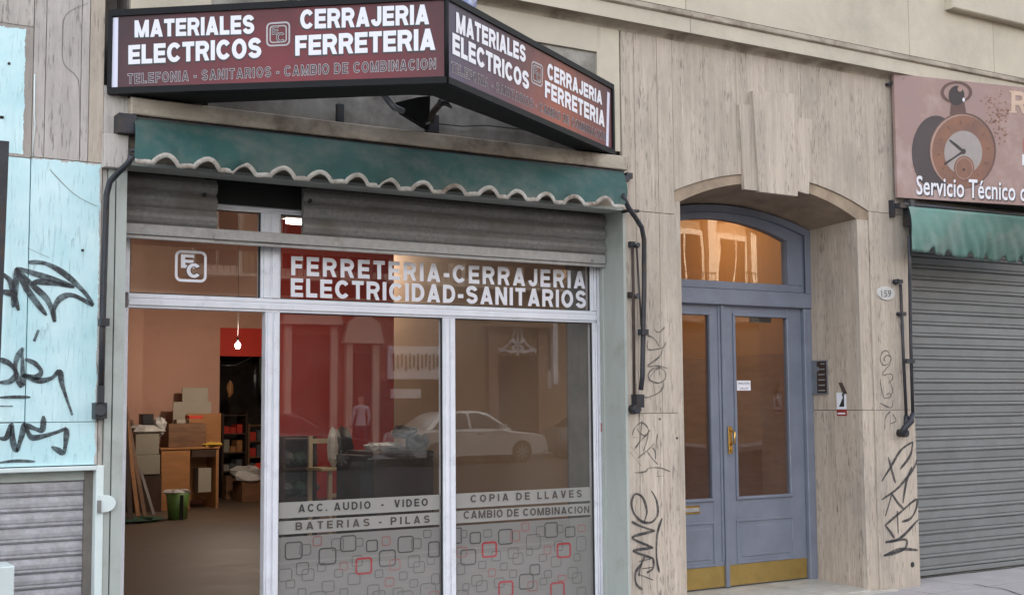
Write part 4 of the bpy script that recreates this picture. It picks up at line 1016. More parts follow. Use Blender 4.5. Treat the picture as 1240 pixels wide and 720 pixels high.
# intercom on the right jamb
ic = empty('intercom', (DR-.02, .35, 1.45), 'dark metal door intercom panel on the stone jamb right of the door', 'intercom')
def jx(px, py, X=DR-.001): return atx(px, py, X)
a0, a1 = jx(984, 477), jx(1003, 436)
y0_, y1_ = a1.y, a0.y
z0_, z1_ = (a0.z), az(995, 436, .3)
ya, yb = jx(1003, 456).y, jx(984, 456).y; za_, zb2 = jx(994, 477).z, jx(994, 436).z
B().box(DR-.016, DR-.001, ya, yb, za_, zb2).build('housing', M['steel'], ic)
B().box(DR-.019, DR-.0165, ya+.005, ya+(yb-ya)*.62, za_+.01, zb2-.01).build('speaker_panel', M['wood_dark'], ic)
B().box(DR-.0185, DR-.0163, ya+(yb-ya)*.66, yb-.004, za_+.006, zb2-.006).build('steel_panel', M['steel'], ic)
for k in range(6):
    zz = za_+.03+(zb2-za_-.06)*k/5
    B().box(DR-.022, DR-.0195, ya+.02, ya+.02+(.07 if k < 5 else .04), zz-.004, zz+.004).build('call_button', M['galv_bright'], ic)
B().tube([(DR-.023, ya+.1, zb2-.07), (DR-.0195, ya+.1, zb2-.07)], .02, 12).build('camera_eye', M['steel'], ic)
# hanging tag
c0, c1 = jx(1025, 502), jx(1013, 475)
ht = empty('hanging_tag', (DR, .15, 1.3), 'small white and red card sticker with a black figure on the door jamb', 'sticker')
ya2, yb2 = jx(1025, 490).y, jx(1013.5, 490).y; za2, zb3 = jx(1019, 503).z, jx(1019, 475).z; zm = za2+(zb3-za2)*.28
B().box(DR-.004, DR-.0005, ya2, yb2, zm, zb3).build('card', M['white_print'], ht)
B().box(DR-.0045, DR-.0005, ya2-.002, yb2, za2, zm-.001).build('red_foot', surf('red_card', (.3, .03, .02, 1), .6), ht)
g = B(); yc = (ya2+yb2)/2
g.face([(DR-.0052, yc-.03, zm+.02), (DR-.0052, yc+.025, zm+.02), (DR-.0052, yc-.005, zm+.07), (DR-.0052, yc-.03, zm+.115)]); g.box(DR-.0056, DR-.0045, yc-.03, yc-.012, zm+.1, zm+.125)
g.build('figure_print', M['black_print'], ht)
B().box(DR-.0055, DR-.0048, ya2+.012, yb2-.01, za2+.012, za2+.024).build('red_foot_line', M['white_print'], ht)
p_ = [jx(1016, 463), jx(1020, 463), jx(1026, 476), jx(1022, 477)]
B().loft([p+Vector((-.001, 0, 0)) for p in p_], [p+Vector((-.008, 0, 0)) for p in p_]).build('hook', M['rust'], ht)

# house number
c = at(1072.5, 355, -.002)
M['cream_plate'] = surf('chipped_enamel', (.56, .54, .52, 1), .4, var=.08, vscale=30)
hn = empty('house_number', c, 'small white oval enamel plate with the number 159 on the right pier', 'number plate')
g = B(); n = 24; rx = ax(1083, 355)-ax(1072.5, 355); rz = az(1072, 346.5)-az(1072, 355)
g.loft([(c.x+rx*math.cos(2*math.pi*k/n), -.002, c.z+rz*math.sin(2*math.pi*k/n)) for k in range(n)], [(c.x+rx*.95*math.cos(2*math.pi*k/n), -.012, c.z+rz*.95*math.sin(2*math.pi*k/n)) for k in range(n)])
g.build('plate', M['cream_plate'], hn)
text_quad('digits', '159', Q(1067, 359.5, 1079, 359.5, 8.5, 8.5, -.0125), M['sq_mid'], hn, .01)

# ============================================================ RIGHT SHOP
YR = .33
rsh = empty('closed_roller_shutter', (9.5, YR, 0), 'closed grey ribbed roller shutter of the shop on the right', 'roller shutter')
zp = abs(az(1240, 404.2, YR)-az(1240, 378.3, YR))/2; 
z = .055; me = None; n_s = 0
while z < 2.98:
    if me is None:
        y = 0; prof_ = [(0, .0), (-.004, .003), (-.013, zp*.06), (-.016, zp*.14), (-.014, zp*.24), (-.001, zp*.29), (-.001, zp*.33), (-.010, zp*.38), (-.012, zp*.9), (-.001, zp*.94), (0, zp*.985), (.01, zp*.985), (.01, 0)]
        me = B().loft([(0, a, c) for a, c in prof_], [(4.6, a, c) for a, c in prof_]).mesh('shutter_slat'); me.materials.append(M['slat_grey'])
    o = bpy.data.objects.new('shutter_slat', me); col.objects.link(o); o.parent = rsh; o.location = Vector((RSX+.02, YR+random.uniform(-.0025, .0025), z))-rsh.location; o.rotation_euler = (random.uniform(-.03, .03), random.uniform(-.0006, .0006), 0)
    z += zp; n_s += 1
B().cbox(RSX+.02, 12.9, YR-.02, YR+.01, .012, .053, .004).build('bottom_bar', M['slat_grey'], rsh)
B().box(RSX+.0, 12.9, YR+.02, YR+.03, 0, 3.1).build('backing', M['gasket'], rsh)
B().box(RSX, RSX+.03, YR-.05, YR+.01, 0, 3.0).build('side_guide', M['slat_grey'], rsh)
# awning right
rdir = None
YQ = -.09
def solve_front(px, py, Z): return atz(px, py, Z)
s2l = at(1087, 239, -.06); zs2 = s2l.z
s2r = atz(1240, 248.5, zs2)
t2l = at(1085, 94, -.06)
ext = 1.25
SR2 = Vector((s2l.x+(s2r.x-s2l.x)*ext, s2l.y+(s2r.y-s2l.y)*ext, 0)); SL2 = Vector((s2l.x, s2l.y, 0))
zt2 = (t2l.z+hit(1240, 102, SL2, Vector((SR2.y-SL2.y, -(SR2.x-SL2.x), 0)).normalized()).z)/2
n3 = Vector((SR2.y-SL2.y, -(SR2.x-SL2.x), 0)).normalized(); n3 = n3 if n3.y < 0 else -n3
u3 = (SR2-SL2).normalized(); L3 = (SR2-SL2).length
s2 = empty('watch_repair_sign', (s2l.x, -.2, zs2), 'pinkish brown sign with a printed pocket watch above the green awning on the right', 'sign')
M['pink_panel'] = surf('faded_pinkish_print', (.34, .225, .185, 1), .7, var=.08, vscale=3, c2=(.32, .21, .195, 1), dirt=(.43, .31, .29, 1), dscale=3, bump=.05)
def p3(s, z, off): return SL2+u3*s+Vector((0, 0, z))+n3*off
g = B(); g.loft([p3(0, zs2, 0), p3(L3, zs2, 0), p3(L3, zt2, 0), p3(0, zt2, 0)], [p3(0, zs2, -.03), p3(L3, zs2, -.03), p3(L3, zt2, -.03), p3(0, zt2, -.03)]); g.build('printed_panel', M['pink_panel'], s2)
g = B(); 
E3 = SR2+Vector((1.6*u3.x, 1.2, 0))
g.loft([p3(0.02, zs2+.01, -.035), p3(L3, zs2+.01, -.035), E3+Vector((0, 0, zs2+.01)), Vector((SL2.x+.3, -.01, zs2+.01))], [p3(0.02, zs2+.03, -.035), p3(L3, zs2+.03, -.035), E3+Vector((0, 0, zs2+.03)), Vector((SL2.x+.3, -.01, zs2+.03))]); g.build('underside_plate', M['near_black'], s2)
def o3(px, py, l=.0): return hit(px, py, SL2, n3)+n3*l
def q3(px0, py0, px1, py1, h0, h1): return [o3(px0, py0), o3(px1, py1), o3(px1, py1-h1), o3(px0, py0-h0)]
def ell(cx, cy, rx, ry, l, nm, mat, n=36, a0=0, a1=360, inner=None):
    g = B()
    if inner is None: g.face([o3(cx+rx*math.cos(R_(a0+(a1-a0)*k/n)), cy-ry*math.sin(R_(a0+(a1-a0)*k/n)), l) for k in range(n)])
    else:
        for k in range(n):
            a, b_ = R_(a0+(a1-a0)*k/n), R_(a0+(a1-a0)*(k+1)/n)
            g.face([o3(cx+rx*math.cos(a), cy-ry*math.sin(a), l), o3(cx+rx*math.cos(b_), cy-ry*math.sin(b_), l), o3(cx+rx*inner*math.cos(b_), cy-ry*inner*math.sin(b_), l), o3(cx+rx*inner*math.cos(a), cy-ry*inner*math.sin(a), l)])
    g.build(nm, mat, s2)
M['w_shadow'] = surf('watch_shadow_print', (.085, .065, .065, 1), .7, var=.1)
M['w_case'] = surf('watch_case_print', (.26, .125, .08, 1), .7, var=.1, vscale=6, c2=(.19, .10, .075, 1))
M['w_rim'] = surf('watch_rim_print', (.15, .085, .07, 1), .7)
M['w_hi'] = surf('watch_highlight_print', (.42, .27, .22, 1), .7)
M['w_dial'] = surf('watch_dial_print', (.36, .31, .29, 1), .7, var=.06, vscale=9)
M['w_dark'] = surf('watch_dark_print', (.06, .045, .045, 1), .7)
M['cream_print'] = surf('cream_print', (.62, .44, .33, 1), .7)
ell(1133, 185, 29, 45, .0010, 'watch_shadow', M['w_shadow'])
ell(1165.5, 182.5, 40.5, 46, .0020, 'watch_rim', M['w_rim']); ell(1164.5, 183, 38.5, 44.5, .0028, 'watch_highlight', M['w_hi']); ell(1166, 183.5, 37.5, 43.5, .0036, 'watch_case', M['w_case'])
ell(1166, 185, 23, 26.5, .0044, 'watch_dial', M['w_dial']); ell(1167, 204, 12.5, 15, .0052, 'watch_subdial', M['w_case']); ell(1167, 204, 10.5, 13, .0058, 'watch_subdial_face', M['w_hi'], inner=.93)
for (a, c_, d, e, w) in ((1166, 183.5, 1149, 169.5, .022), (1166, 183.5, 1143, 199, .018), (1167, 204, 1166, 207, .02)):
    g = B(); ribbon(g, [o3(a, c_, .0064), o3((a+d)/2, (c_+e)/2, .0064), o3(d, e, .0064)], w, nrm=n3); g.build('watch_hand', M['w_dark'], s2)
ell(1166, 183.5, 3, 3.3, .007, 'watch_pin', M['w_dark'], 12)
for k in range(12):
    a = R_(k*30+6); g = B(); rx_, ry_ = 30.5, 35.5
    ribbon(g, [o3(1166+rx_*.93*math.cos(a), 183.5-ry_*.93*math.sin(a), .0066), o3(1166+rx_*1.04*math.cos(a), 183.5-ry_*1.04*math.sin(a), .0066)], .015, nrm=n3); g.build('hour_mark', M['w_rim'], s2)
g = B(); g.face([o3(1150, 139, .003), o3(1170, 138, .003), o3(1167, 122, .003), o3(1152, 122, .003)]); g.build('watch_neck', M['w_rim'], s2)
ell(1158, 116, 9.5, 12, .0038, 'watch_crown', M['w_dark']); ell(1158, 112, 19, 13.5, .0032, 'watch_loop', M['w_rim'], inner=.8)
ell(1162, 108, 3, 3.5, .0045, 'watch_crown_glint', M['w_hi'], 12); ell(1166.5, 121, 1.5, 2.5, .0045, 'watch_crown_glint', M['white_print'], 12)
block_text('lettering', 'R', q3(1224, 137, 1243, 138, 27, 27), M['cream_print'], s2, -.01, 1, n3*.003)
for (a_, b_, c_) in ((1221.5, 1231, 136.8), (1221.5, 1230, 112.2)): g = B(); g.face([o3(a_, c_, .0033), o3(b_, c_+.1, .0033), o3(b_, c_-2, .0033), o3(a_, c_-2, .0033)]); g.build('lettering_serif', M['cream_print'], s2)
text_quad('lettering', 'I', q3(1239, 184, 1243, 184, 17, 17), surf('pale_red_print', (.5, .13, .11, 1), .7), s2, .02, 1, n3*.003)
text_quad('lettering', 'l', q3(1237.5, 200, 1240, 200, 13, 13), M['white_print'], s2, .02, 1, n3*.003)
qq = q3(1109, 236, 1251, 245, 23.5, 23)
text_quad('lettering_shadow', 'Servicio Técnico de', [p-Vector((0, 0, .008))+u3*.008 for p in qq], M['w_dark'], s2, .02, 1.02, n3*.005)
text_quad('lettering', 'Servicio Técnico de', qq, M['white_print'], s2, .016, 1.02, n3*.0065)
g = B(); rr = random.Random(5)
for k in range(130):
    px, py = rr.gauss(1208, 9), rr.gauss(143, 17)
    if px > 1221 or py > 190 or py < 108 or (px-1165)**2/41**2+(py-183)**2/46**2 < 1.05: continue
    s_ = rr.uniform(.5, 1.7); g.face([o3(px+s_*math.cos(a), py+s_*math.sin(a+.3), .001) for a in (0, 1.4, 2.9, 4.4)])
g.build('printed_speckles', M['w_case'], s2)
c = at(1080, 99, -.02); g = B(); g.tube([(c.x-.05, -.0, c.z-.03), (c.x-.05, -.03, c.z-.03), (c.x+.08, -.07, c.z+.02)], .012, 6); g.build('hook_bracket', M['black_metal'], s2)
# awning 2
a2l, a2r = at(1100, 250, -.12), None
dirn = u3.copy(); zA = a2l.z
a2r_ = atz(1240, 262, zA)
b2l = at(1103, 303, -.18); zB_ = b2l.z+.005; b2r_ = atz(1240, 318, zB_)
def extp(a, b_, k): return a+(b_-a)*k
fr2 = []
for p in (1123.5, 1147, 1170.5, 1193, 1214, 1234): 
    t = (atz(p, 303+(p-1103)*.11, zB_)-b2l).length/(extp(b2l, b2r_, 1.3)-b2l).length; fr2.append(t)
fr2.append(fr2[-1]+.12); fr2.append(fr2[-1]+.12)
aw2 = awning('right_shop_awning', a2l, extp(a2l, a2r_, 1.3), b2l, extp(b2l, b2r_, 1.3), [f for f in fr2 if f < .99], 14, 1, 'faded green awning with notched lower edge over the closed grey shutter', False, (M['awn_green2'], None), bump=.05)
B().tube([a2l+Vector((-.05, .04, .02)), extp(a2l, a2r_, 1.3)+Vector((0, .04, .02))], .02, 8).build('roller_bar', M['black_metal'], aw2)
c = at(1088, 250, -.04); g = B(); g.box(c.x-.07, c.x-.05, -.05, 0, c.z-.09, c.z+.05); g.box(c.x-.05, c.x+.10, -.10, -.05, c.z-.02, c.z+.02); g.box(c.x+.05, c.x+.10, -.12, -.04, c.z-.16, c.z+.05); g.build('end_bracket', M['black_metal'], aw2)
B().tube([at(1101, 285, -.14), at(1101.5, 330, -.1), at(1103, 420, -.09), at(1105.5, 502, -.08)], .014, 8).build('folding_arm', M['black_metal'], aw2)
B().tube([at(1090.5, 344, -.04), at(1094, 430, -.04), at(1097.5, 505, -.04)], .014, 6).build('wall_rod', M['black_metal'], aw2)
for (a, c_) in ((1086, 341), (1090, 380)):
    c = at(a+2, c_, -.02); g = B(); g.box(c.x-.035, c.x+.02, -.05, 0, c.z-.015, c.z+.015); g.tube([(c.x-.03, -.045, c.z), (c.x-.03, 0, c.z)], .022 if c_ < 350 else .014, 8); g.build('rod_bracket', M['black_metal'], aw2)
g = B(); g.tube([at(1105.5, 500, -.08), at(1103, 510, -.08), at(1096, 517, -.07), at(1092, 526, -.05)], [.018, .026, .026, .03], 8); g.tube([at(1097.5, 503, -.04), at(1097, 516, -.06)], .02, 8); q = at(1092, 524, -.03); g.tube([(q.x, -.08, q.z), (q.x, 0, q.z)], .032, 8); g.build('arm_bracket', M['black_metal'], aw2)
c = at(1100, 437, -.07); B().box(c.x-.05, c.x+.045, -.1, -.05, c.z-.018, c.z+.018).build('arm_collar', M['black_metal'], aw2)

# ============================================================ VENT WINDOW (left)
vt = empty('vent_window', (1, 0, 0), 'low white-framed window with a ribbed metal roller shutter in the pale blue wall', 'window')
ix = ax(114, 620); iz = az(60, 570.5)
g = B(); g.cbox(ix, VX-.003, -.03, .04, -.02, VZ-.003, .004); g.cbox(-.4, ix, -.03, .04, iz, VZ-.003, .004); g.build('outer_frame', M['vent_white'], vt)
sx_ = ax(103, 620, .05); sz_ = az(60, 582, .05)
g = B(); g.cbox(sx_, ix+.004, .045, .09, -.02, sz_, .003); g.build('shutter_guide', M['vent_white'], vt)
B().box(-.4, ix+.004, .045, .09, sz_, iz+.03).build('shutter_box', M['green_metal'], vt)
vp = abs(az(60, 606.5, .06)-az(60, 625, .06)); z = sz_-vp; vme = None
while z > -.1:
    if vme is None:
        pr = [(0, 0), (-.008, vp*.06), (-.014, vp*.14), (-.014, vp*.20), (-.003, vp*.27), (-.010, vp*.36), (-.012, vp*.6), (-.010, vp*.88), (0, vp*.98), (.012, vp*.98), (.012, 0)]
        vme = B().loft([(0, a, c) for a, c in pr], [(sx_+.4-.002, a, c) for a, c in pr]).mesh('shutter_slat'); vme.materials.append(M['vent_slat'])
    o = bpy.data.objects.new('shutter_slat', vme); col.objects.link(o); o.parent = vt; o.location = Vector((-.4, .07, z))-vt.location
    z -= vp
B().box(-.4, sx_+.02, .09, .1, -.02, sz_+.02).build('backing', M['gasket'], vt)
c = at(127, 609, -.03); g = B(); P = [(c.x+.055*math.cos(R_(a)), c.z+.045*math.sin(R_(a))) for a in range(-90, 91, 15)]
P = [(c.x-.03, c.z-.045)] + P + [(c.x-.03, c.z+.045)]; g.prism(P, -.04, -.031); g.build('latch_plate', M['vent_white'], vt)
c = at(120, 611, -.04); B().box(c.x-.01, c.x+.008, -.052, -.04, c.z-.04, c.z+.025).build('latch_pin', M['galv'], vt)
c0 = at(8.5, 680, -.06); 
wb = B().cbox(.8, c0.x, -.25, -.04, 0, c0.z, .006).build('meter_cabinet', M['vent_white']); tag(wb, 'edge of a pale cabinet standing in front of the low vent window', 'cabinet')
# dark post at the far left
pl = B(); a, c_ = at(4.5, 172, -.5), at(-6, 430, -.5)
dx = (c_.x-a.x)/(a.z-c_.z)
pl.loft([(a.x-.035, -.53, a.z), (a.x+.02, -.53, a.z), (a.x+.02, -.47, a.z), (a.x-.035, -.47, a.z)], [(a.x-.035+dx*a.z, -.53, 0), (a.x+.02+dx*a.z, -.53, 0), (a.x+.02+dx*a.z, -.47, 0), (a.x-.035+dx*a.z, -.47, 0)])
tag(pl.build('sign_post', M['black_metal']), 'dark leaning metal post at the left edge before the pale blue wall', 'post')
# electric wire trace on pale wall
tag(B().tube([at(42, 90, -.004), at(41.5, 140, -.005), at(42.5, 150, -.004), at(39, 190, -.004)], .004, 5).build('wall_cable', M['vent_white']), 'thin pale cable running down the stone seam at the upper left', 'cable')

# ============================================================ GRAFFITI
def graf(name, strokes, w, label, mat='graffiti', Y=-.0035):
    p0 = strokes[0][1][0] if isinstance(strokes[0], tuple) else strokes[0][0]
    o = empty(name, at(*p0, Y), label, 'graffiti')
    for i, s in enumerate(strokes):
        ww = w
        if isinstance(s, tuple): ww, s = s
        g = B(); ribbon(g, [at(px, py, Y-.0002*(i % 5)) for px, py in s], ww)
        g.build('stroke', M[mat], o)
    return o
def T(pts, ox, oy, k): return [(ox+x/k, oy+y/k) for x, y in pts]
k = 2.57
graf('graffiti', [T(p, 0, 300, k) for p in (
    [(88,45),(140,48),(200,80),(260,135),(290,178)], [(50,62),(140,90),(232,122)], [(50,62),(48,120),(40,185)], [(50,62),(85,130),(145,210)], [(50,62),(100,115),(150,165),(170,230)],
    [(170,230),(168,190),(190,155),(230,148),(290,180)], [(100,118),(112,106),(160,108),(232,122)], [(-5,75),(30,100),(45,150),(58,195)], [(-5,135),(30,140),(48,150)])], .028,
    'bold black angular spray tag high on the pale blue wall')
graf('graffiti', [T(p, 0, 300, k) for p in ([(120,255),(106,290)], [(72,310),(50,350),(50,390),(70,425),(68,310)], [(-5,345),(30,360),(50,390),(30,415),(-5,418)], [(78,345),(110,360),(128,385),(110,402),(70,395),(120,412),(160,405),(185,385),(195,430),(225,520)])]
     + [(.014, T([(-5,465),(50,463),(95,464)], 0, 300, k)), (.012, T([(-5,492),(40,492)], 0, 300, k))], .026,
    'black spray tag with a long falling tail in the middle of the pale blue wall')
graf('graffiti', [T(p, 0, 300, k) for p in ([(-5,590),(20,590),(36,548),(40,600),(52,630),(66,590),(78,548),(90,580),(110,590),(170,575),(208,560)], [(208,560),(205,600),(198,636),(180,628),(160,618)], [(80,550),(110,562),(132,565),(135,522)])]
     + [(.014, T([(-5,668),(50,662),(110,664)], 0, 300, k))], .026, 'lowest black spray tag just above the white vent window frame')
k = 6.0
graf('graffiti', [T(p, 740, 380, k) for p in ([(315,108),(330,128),(355,130),(390,95)], [(355,130),(355,250)], [(262,155),(310,175),(350,235)], [(268,190),(268,255),(330,255),(380,240),(398,205)], [(380,240),(350,310),(265,378),(330,375),(412,395)],
    [(360,385),(300,400),(270,440),(285,480),(340,500),(385,480),(398,440),(375,400),(330,400),(285,455)], [(380,490),(378,530),(340,575),(260,605),(225,590)], [(305,500),(320,585)], [(345,15),(347,22)], [(335,65),(337,73)], [(348,635),(350,648)], [(358,680),(365,690)])], .010,
    'thin looping black tag beside the awning arm on the middle pier', 'graffiti_thin')
k = 8.0
graf('graffiti', [T(p, 740, 500, k) for p in ([(205,215),(225,150),(290,90),(350,130),(360,190),(330,220),(280,190),(245,140)], [(300,70),(290,160),(280,260),(230,350)], [(210,235),(260,235)], [(380,160),(320,230),(230,335)], [(195,320),(265,410)], [(185,375),(290,510)],
    [(255,435),(340,370),(420,290)], [(450,200),(435,320),(430,450)], [(350,370),(400,440),(455,495)], [(400,330),(430,380),(430,440)], [(225,575),(330,565),(370,530),(480,530),(575,565)], [(365,450),(375,525)], [(440,610),(515,605)], [(360,200),(340,290),(310,370)])], .0095,
    'faint scratchy marker tag halfway down the middle pier', 'graffiti_thin')
k = 5.143
graf('graffiti', [T(p, 690, 580, k) for p in ([(460,270),(480,200),(455,115),(410,90),(385,140),(400,210),(450,262),(510,265),(548,215),(540,130),(508,70)], [(385,262),(440,290),(530,320)], [(530,320),(410,350),(400,372),(520,425)], [(520,425),(405,440),(415,455),(520,490)],
    [(520,490),(430,510)], [(465,480),(440,545),(430,600)], [(430,590),(520,625)], [(520,545),(450,555)], [(450,520),(410,580),(415,650),(455,685)], [(520,490),(520,550),(480,580)], [(575,240),(545,340),(540,480),(558,580)])], .017,
    'large dark vertical tag at the foot of the middle pier beside the shop')
k = 5.143
graf('graffiti', [T(p, 1050, 400, k) for p in ([(140,160),(130,130),(100,130),(82,175),(100,215),(140,200),(148,165),(120,155),(105,180),(115,190)], [(150,205),(120,235),(95,275),(150,270),(158,300),(130,330)], [(85,300),(85,340),(110,420),(160,380),(130,290)],
    [(120,400),(140,390),(150,410),(130,425)], [(80,450),(150,480),(160,430)], [(150,500),(115,540),(110,620)], [(160,520),(180,560),(145,580)], [(145,530),(145,600)], [(140,610),(140,620)], [(140,640),(141,650)])], .0095,
    'thin marker scribble of bubble letters on the pier below the house number', 'graffiti_thin')
k = 4.5
graf('graffiti', [T(p, 1050, 520, k) for p in ([(250,65),(185,110),(130,200),(80,280)], [(115,148),(135,220),(155,290)], [(250,65),(235,140),(180,215)], [(80,380),(170,315),(250,215),(272,160)], [(245,200),(215,280),(195,400)], [(135,350),(100,470)], [(130,340),(170,400),(200,430)],
    [(98,520),(180,450),(265,380),(270,420),(240,480),(190,500)], [(165,440),(170,560)], [(100,520),(130,560),(150,590)], [(100,612),(180,590),(278,490)], [(100,612),(170,600),(215,600),(210,640),(170,665),(90,685)], [(90,685),(180,650),(278,655)])], .021,
    'heavy black spray tag low on the right pier next to the grey shutter')
# fixings and chips on the piers
g = B()
for (a, c_) in ((3, 142), (11, 77), (1, 142)): 
    p = at(a, c_, -.002); g.tube([(p.x, -.003, p.z), (p.x, .002, p.z)], .008, 8)
p = at(1096, 683+0, -.002) if 0 else at(1105, 683, -.002); g.tube([(p.x, -.003, p.z), (p.x, .002, p.z)], .022, 10)
for (a, c_) in ((799, 507), (820, 530), (100, 303)): 
    p = at(a, c_, -.002); g.tube([(p.x, -.003, p.z), (p.x, .002, p.z)], .008, 8)
g.build('fixing_hole', M['gasket'], bld)
g = B(); ribbon(g, [atz(px, py, .003) for px, py in ((1178, 706), (1196, 709.5), (1214, 712), (1235, 719), (1260, 724))], .012, nrm=Vector((0, 0, 1)))
g.build('pavement_crack', M['gasket'], pv)
# hairline cracks in the left stone
g = B(); ribbon(g, [at(x_, y_, -.0035) for x_, y_ in ((107, 4), (80, 18), (76, 45), (77, 76), (92, 92), (96, 110), (97, 190))], .0035); ribbon(g, [at(x_, y_, -.0035) for x_, y_ in ((60, 205), (90, 235), (118, 250))], .003); ribbon(g, [at(x_, y_, -.0035) for x_, y_ in ((33, 300), (60, 312))], .004)
g.build('hairline_crack', M['core'], bld)

# ============================================================ SHOP INTERIOR
room = empty('shop_room', (4, 6, 0), 'salmon and red painted shop room seen through the doorway and window', 'room')
FZ = .05; CEIL = 4.6; YB = 11.3
fb_ = B(); fb_.box(.9, 5.58, .31, 3.85, -.1, FZ).box(.9, 12, 3.8501, 14.5, -.1, FZ); fb_.build('floor', M['shop_floor'], room)
B().box(.9, 12, .27, 14.5, CEIL, CEIL+.2).build('ceiling', M['ceiling'], room)
B().box(.8, .9, .27, 14.5, -.1, CEIL).build('wall', M['salmon'], room)
B().box(12, 12.1, 4, 14.5, -.1, CEIL).build('wall', M['red_wall'], room)
HW = 5.46; HWE = atx(477, 450, HW).y
B().box(HW, HW+.12, .66, HWE, -.1, CEIL).build('wall', surf('tan_wall_paint', (.40, .25, .15, 1), .8, var=.05, vscale=1.5), room)
B().box(HW+.12, 8.6, HWE-.12, HWE, -.1, CEIL).build('wall', M['salmon'], room)
B().box(8.5, 12, HWE+.0, HWE+.1, -.1, CEIL).build('wall', M['salmon'], room)
xa = ax(265.5, 500, YB); xcn = ax(181, 450, YB)
B().box(.9, xa, YB, YB+.15, -.1, CEIL).build('wall', M['salmon'], room)
B().box(.9, xcn-.2, YB-.35, YB-.001, -.1, CEIL).build('wall', M['salmon'], room)
xo = ax(338, 500, YB)
hz0, hz1 = az(290, 431, YB), az(290, 397, YB)
B().box(xa+.001, xo, YB+.01, YB+.14, hz0, hz1).build('red_header', M['red_wall'], room)
B().box(xa+.001, xo, YB+.01, YB+.14, hz1+.001, CEIL).build('wall', M['salmon'], room)
B().box(xo+.001, 12, YB, YB+.15, -.1, CEIL).build('wall', M['red_wall'], room)
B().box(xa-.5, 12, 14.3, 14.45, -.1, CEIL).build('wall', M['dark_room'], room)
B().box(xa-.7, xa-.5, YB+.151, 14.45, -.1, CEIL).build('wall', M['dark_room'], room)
# bulb
bc = at(288, 418, YB-2.2)
bu = empty('hanging_bulb', bc, 'bare lit bulb hanging before the red header at the back of the shop', 'light bulb')
B().blob(bc, .035, .035, .045, 8, 12, 0, 0).build('bulb', M['bulb_on'], bu)
B().tube([bc+Vector((0, 0, .04)), bc+Vector((0, 0, .10))], .016, 8).build('socket', M['black_plastic'], bu)
B().tube([bc+Vector((0, 0, .1)), Vector((bc.x, bc.y, CEIL))], .004, 5).build('cord', M['black_plastic'], bu)
ld = bpy.data.lights.new('bulb_light', 'POINT'); ld.energy = 15; ld.color = (1, .84, .68); ld.shadow_soft_size = .04
lo = bpy.data.objects.new('bulb_light', ld); col.objects.link(lo); lo.location = bc-Vector((0, .06, .06))
# fluorescent tube on the ceiling (seen through the wicket gap)
tp = at(353, 269, 4.2)
ft = empty('tube_light', tp, 'lit white tube lamp glimpsed through the gap in the raised shutter', 'ceiling light')
B().box(tp.x-.08, tp.x+1.1, tp.y-.06, tp.y+.06, tp.z+.03, tp.z+.08).build('housing', M['white_print'], ft)
B().tube([(tp.x-.05, tp.y, tp.z), (tp.x+1.07, tp.y, tp.z)], .018, 8).build('tube', M['tube_on'], ft)
for dx_ in (.1, .9): B().tube([(tp.x+dx_, tp.y, tp.z+.08), (tp.x+dx_, tp.y, CEIL)], .006, 6).build('hanger', M['steel'], ft)
la = bpy.data.lights.new('tube_glow', 'POINT'); la.shadow_soft_size = .25; la.energy = 13; la.color = (1, .88, .74)
lo = bpy.data.objects.new('tube_glow', la); col.objects.link(lo); lo.location = tp+Vector((.5, 0, -.32))

def fl(px, py): return atz(px, py, FZ)
def boxat(nm, px0, px1, pyt, pyb, Y, depth, mat, label, cat, z0=None, parts=None):
    # upright box whose front face fills the given outline at distance Y
    p0 = at(px0, pyb, Y); p1 = at(px1, pyt, Y); zz = z0 if z0 is not None else p0.z
    o = B().cbox(p0.x, p1.x, Y, Y+depth, zz, p1.z, .004).build(nm, mat)
    if label: tag(o, label, cat)
    return o, p0, p1
# desk
yd = fl(220, 617).y
dk = empty('desk', (at(230, 617, yd).x, yd, FZ), 'orange wooden desk with an open knee hole piled with boxes', 'desk')
x0, xk, x1 = ax(195, 580, yd), ax(230, 580, yd), ax(264, 580, yd); zt = az(230, 541, yd)
B().cbox(x0, xk, yd, yd+.5, FZ, zt-.03, .004).build('cabinet', M['wood_orange'], dk); B().cbox(x0-.02, x1+.02, yd-.02, yd+.55, zt-.03, zt, .004).build('desk_top', M['wood_orange'], dk)
B().box(x1-.03, x1, yd, yd+.5, FZ, zt-.031).build('side_panel', M['wood_orange'], dk); B().box(xk+.001, x1-.031, yd+.4, yd+.43, FZ+.1, zt-.031).build('back_panel', M['wood_orange'], dk)
B().box(xk+.02, x1-.04, yd-.005, yd+.3, zt-.14, zt-.04).build('drawer', M['wood_dark'], dk)
# stool shape in the knee hole: small white box with an A-shaped bracket
o, p0, p1 = boxat('carton', 240, 256, 566, 596, yd+.1, .2, M['paper'], 'pale carton with a dark A-shaped mark standing in the desk knee hole', 'box')
o, p0, p1 = boxat('wooden_crate', 204, 250, 512, 540, yd+.05, .35, M['wood_brown'], 'brown wooden crate on top of the orange desk', 'box', zt+.001)
zcr = p1.z
boxat('white_tub', 214, 229, 507.5, 511.5, yd+.1, .15, M['paper'], 'shallow white tub with red lid on the brown crate', 'tub', zcr+.001)
boxat('wooden_board', 226, 268, 500, 541, yd+.45, .03, M['wood_orange'], 'brown board leaning behind the crate on the desk', 'board', zt+.001)
boxat('cardboard_sheet', 209, 256, 486, 541, yd+.52, .02, M['paper'], 'wide pale cardboard sheet leaning on the salmon wall', 'cardboard', zt+.001)
boxat('cardboard_sheet', 220, 252, 469, 541, yd+.58, .02, M['paper'], 'tall narrow pale cardboard sheet rising behind the wide one', 'cardboard', zt+.001)
